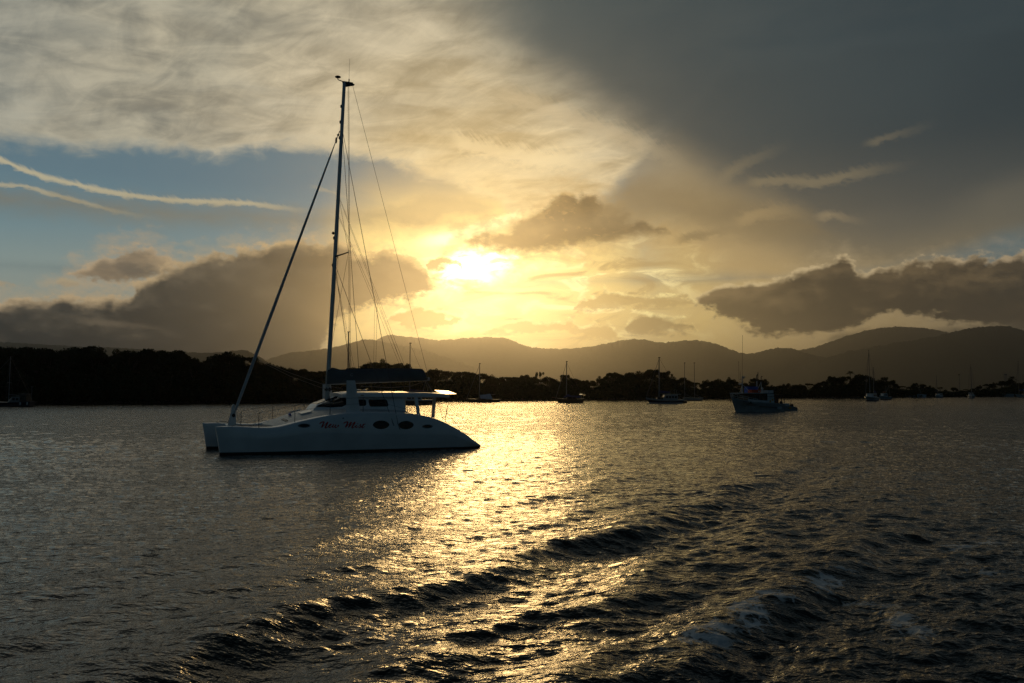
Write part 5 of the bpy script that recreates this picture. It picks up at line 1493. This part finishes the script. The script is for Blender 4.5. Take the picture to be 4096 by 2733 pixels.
lines_obj('hull_marking', [[(-2.9, -0.99, 1.42), (-2.1, -1.24, 1.30)]], 0.04, m_navy, h)
M_ = Matrix.Translation(FB.location) @ Matrix.Rotation(R(FB_RZ), 4, 'Z')
def on_fb(p): return M_ @ Vector(p)
cr = thing('crate', 'orange-red crate with a white tag on the fishing boat roof', 'crate', on_fb((-0.60, -0.55, 2.562)), R(FB_RZ))
box_obj('box', (-0.78, 0.78, -0.45, 0.45, 0, 0.42), m_oran, cr, 0.05); box_obj('rim', (-0.81, 0.81, -0.48, 0.48, 0.37, 0.44), m_oran, cr, 0.02)
box_obj('tag', (0.32, 0.50, -0.465, -0.455, 0.12, 0.30), m_white, cr, 0.003)
cr = thing('crate', 'dark blue tall crate behind the orange-red one on the fishing boat roof', 'crate', on_fb((-0.25, 0.55, 2.562)), R(FB_RZ))
box_obj('box', (-0.9, 0.9, -0.42, 0.42, 0, 0.85), m_blue, cr, 0.05); box_obj('rim', (-0.93, 0.93, -0.45, 0.45, 0.78, 0.87), m_blue, cr, 0.02)

# 9 tender with outboard, made fast alongside the fishing boat's quarter
tp = on_water(3130, 1643)
t_ = thing('tender', 'open pale tender with outboard motor tied behind the fishing boat', 'dinghy', (tp.x, tp.y, 0), R(14))
mono_hull(t_, 4.0, 1.6, 0.95, 0.72, 0.42, m_paleb, over_b=0.09, over_s=-0.02, transom=0.92)
box_obj('icebox', (0.15, 0.85, -0.45, 0.45, 0.62, 1.06), m_white, t_, 0.03)
ob = box_obj('outboard_motor', (1.2, 1.72, -0.2, 0.2, 0.45, 0.98), m_black, t_, 0.12)
box_obj('outboard_leg', (1.78, 1.95, -0.08, 0.08, -0.4, 0.45), m_black, ob, 0.02)
lines_obj('fishing_rod', [[(1.1, 0.1, 0.6), (1.6, 0.1, 1.6)]], 0.022, m_dark, t_)
slab_obj('sign_patch', [(0.55, -0.78, 0.30), (0.95, -0.76, 0.28), (0.95, -0.78, 0.50), (0.55, -0.80, 0.52)], (0, -1, 0), 0.01, m_yel, t_)

# 10 tall ketch at the right, with a glint on its wheelhouse
b = boat('white ketch with the tallest mast on the right, sun glinting through its wheelhouse', 3484, 1604, 48)
mono_hull(b, 8.6, 2.9, 1.35, 0.95, 1.0, m_paleb, boot=m_anti)
cabin_box(b, -1.3, 1.9, 1.1, 0.9, 2.1, m_white, 0.3, 3, roofm=m_paleb)
rig(b, -0.75, 14.6, 2.0, -0.006, 0.10, (0.55,), bow=(-4.2, 0, 1.5), stern=None, hw=1.5)
rig(b, 2.35, 9.6, 1.0, 0.0, 0.09, (0.6,), stern=(4.4, 0, 1.1), hw=1.1, boom=(4.2, 2.3, 0.0), cover=m_canvas)

# 11 blue trawler close behind it
b = boat('small blue-white trawler with a cluttered deck, half hidden behind the tall ketch', 3540, 1599.3, 18, 'fishing boat', 'fishing_boat')
mono_hull(b, 4.6, 2.2, 1.5, 0.95, 0.95, m_paleb, boot=m_rust)
cabin_box(b, -1.3, 0.4, 0.8, 0.95, 2.0, m_white, 0.2, 2)
tube_obj('mast', [(0.5, 0, 0.9), (0.5, 0, 4.0)], 0.06, m_spar, b, 6)
lines_obj('derrick', [[(0.5, 0, 2.2), (1.6, 0, 4.6)], [(1.6, 0, 4.6), (2.0, 0, 1.2)], [(-0.2, 0, 2.1), (0.1, 0, 3.2)]], 0.045, m_spar, b)
box_obj('deck_gear', (-0.6, 0.1, -0.4, 0.4, 2.05, 2.75), m_rust, b, 0.08)
box_obj('net_reel', (0.9, 1.7, -0.6, 0.6, 1.0, 1.7), m_dark, b, 0.1)

# 12 small white yacht
b = boat('small white yacht with a deckhouse, right of the low derelict hulls', 3754, 1591.4, 40)
mono_hull(b, 5.6, 2.3, 1.2, 0.95, 0.95, m_white, boot=m_anti)
cabin_box(b, -0.9, 2.0, 0.95, 0.95, 1.7, m_white, 0.3, 3)
rig(b, -1.2, 9.3, 1.0, -0.02, 0.09, (), bow=(-2.7, 0, 1.3), boom=(1.4, 2.2, 0.3), wr=0.035)

# 13 bow-on yacht
b = boat('white yacht pointing almost at the viewer, pale awning on its stern', 3886, 1593.4, 66)
mono_hull(b, 8.2, 2.8, 1.2, 0.95, 0.95, m_white, boot=m_anti)
cabin_box(b, -1.3, 1.6, 1.0, 0.95, 1.5, m_white, 0.4, 3)
rig(b, -0.8, 13.2, 1.3, -0.005, 0.085, (0.35, 0.66), bow=(-4.0, 0, 1.35), stern=(4.0, 0, 1.1), wr=0.02)
slab_obj('awning', [(1.8, -0.9, 2.1), (3.4, -0.9, 1.5), (3.4, 0.9, 1.5), (1.8, 0.9, 2.2)], (0, 0, 1), 0.04, m_tent, b)

# 14 right edge ketch
b = boat('ketch with a pale hull and brown covers, cut by the right edge', 4104, 1590, 8)
mono_hull(b, 10.5, 3.2, 1.4, 1.0, 1.0, m_white, boot=m_anti)
cabin_box(b, -1.6, 2.6, 1.2, 1.0, 1.8, m_brown, 0.4, 4)
rig(b, -3.3, 16.2, 1.2, -0.002, 0.10, (0.5,), bow=(-5.1, 0, 1.6), hw=1.6, boom=(0.6, 3.0, 0.0), cover=m_canvas)
rig(b, -1.2, 10.0, 1.6, 0.0, 0.08, (), boom=(1.8, 3.0, 0.0), cover=m_tent)

# 15 derelict hulls drawn up on the right bank
b = boat('derelict pale hull on the bank with two fallen spars leaning from it', 3684, 1590.2, 10, 'derelict boat', 'derelict_boat', None)
mono_hull(b, 4.4, 2.0, 1.6, 1.35, 1.2, m_tent, transom=0.8)
lines_obj('fallen_spar', [[(-2.6, 0, 6.2), (0.4, 0, 1.6)], [(-0.6, 0.1, 5.0), (0.0, 0.1, 1.5)]], 0.06, m_spar, b)
b = boat('low grey derelict hull lying on the bank left of the one with fallen spars', 3640, 1590.4, 6, 'derelict boat', 'derelict_boat', None)
mono_hull(b, 4.6, 1.8, 1.1, 0.8, 0.8, m_spar, transom=0.85)
b = boat('long pale hull beached beside the ketch at the right edge', 4031, 1587.3, 3, 'beached boat', 'beached_boat', None)
mono_hull(b, 6.0, 1.8, 1.6, 1.45, 1.4, m_paleb, over_b=0.03, transom=0.95)

# ------------------------------------------------------------------ things on the right shore
def shore_pt(px, f=1.04): d = shore_d(px) * f; return ((px - 2048) / FOC * d, d, 0.3)
p = shore_pt(3837, 1.12)
t_ = thing('light_pole', 'tall thin pole with a lamp head above the low trees at right', 'pole', p)
zt = at(3835, 1499, p[1]).z - 0.3
tube_obj('shaft', [(0, 0, 0), (-0.2, 0, zt)], 0.16, m_spar, t_, 8, 0.10)
box_obj('lamp_head', (-0.75, 0.25, -0.2, 0.2, zt - 0.15, zt + 0.15), m_black, t_, 0.05)
box_obj('crossarm', (-0.6, 0.2, -0.06, 0.06, zt - 0.7, zt - 0.55), m_black, t_, 0.02)
p = shore_pt(4020, 1.10)
t_ = thing('lattice_tower', 'short lattice tower among the trees at far right', 'tower', p)
zt = at(4020, 1497, p[1]).z - 0.3
seg = []
for s in ((-1, -1), (1, -1), (1, 1), (-1, 1)):
    seg.append([(s[0] * 0.7, s[1] * 0.7, 0), (s[0] * 0.4, s[1] * 0.4, zt)])
n = 9
for i in range(n):
    a, c = i / n, (i + 1) / n; wa, wc = 0.7 - 0.3 * a, 0.7 - 0.3 * c
    for (u, v) in (((-1, -1), (1, -1)), ((1, -1), (1, 1)), ((1, 1), (-1, 1)), ((-1, 1), (-1, -1))):
        seg.append([(u[0] * wa, u[1] * wa, zt * a), (v[0] * wc, v[1] * wc, zt * c)])
lines_obj('lattice', seg, 0.06, m_spar, t_)
box_obj('head', (-0.75, 0.75, -0.6, 0.6, zt - 0.5, zt + 0.1), m_spar, t_, 0.05)
# pylon on the skyline of the middle hill
p = at(2066, 1371, 14985)
t_ = thing('pylon', 'tiny power pylon on the skyline of the middle hill', 'pylon', (p.x, p.y, p.z - 10))
t_.scale = (2.4, 2.4, 2.4)
seg = [[(s * 2.6, 0, 0), (s * 0.5, 0, 24)] for s in (-1, 1)] + [[(-4, 0, 17), (4, 0, 17)], [(-3.2, 0, 21), (3.2, 0, 21)], [(-2.2, 0, 4), (1.6, 0, 12)], [(2.2, 0, 4), (-1.6, 0, 12)]]
lines_obj('lattice', seg, 0.35, m_spar, t_)
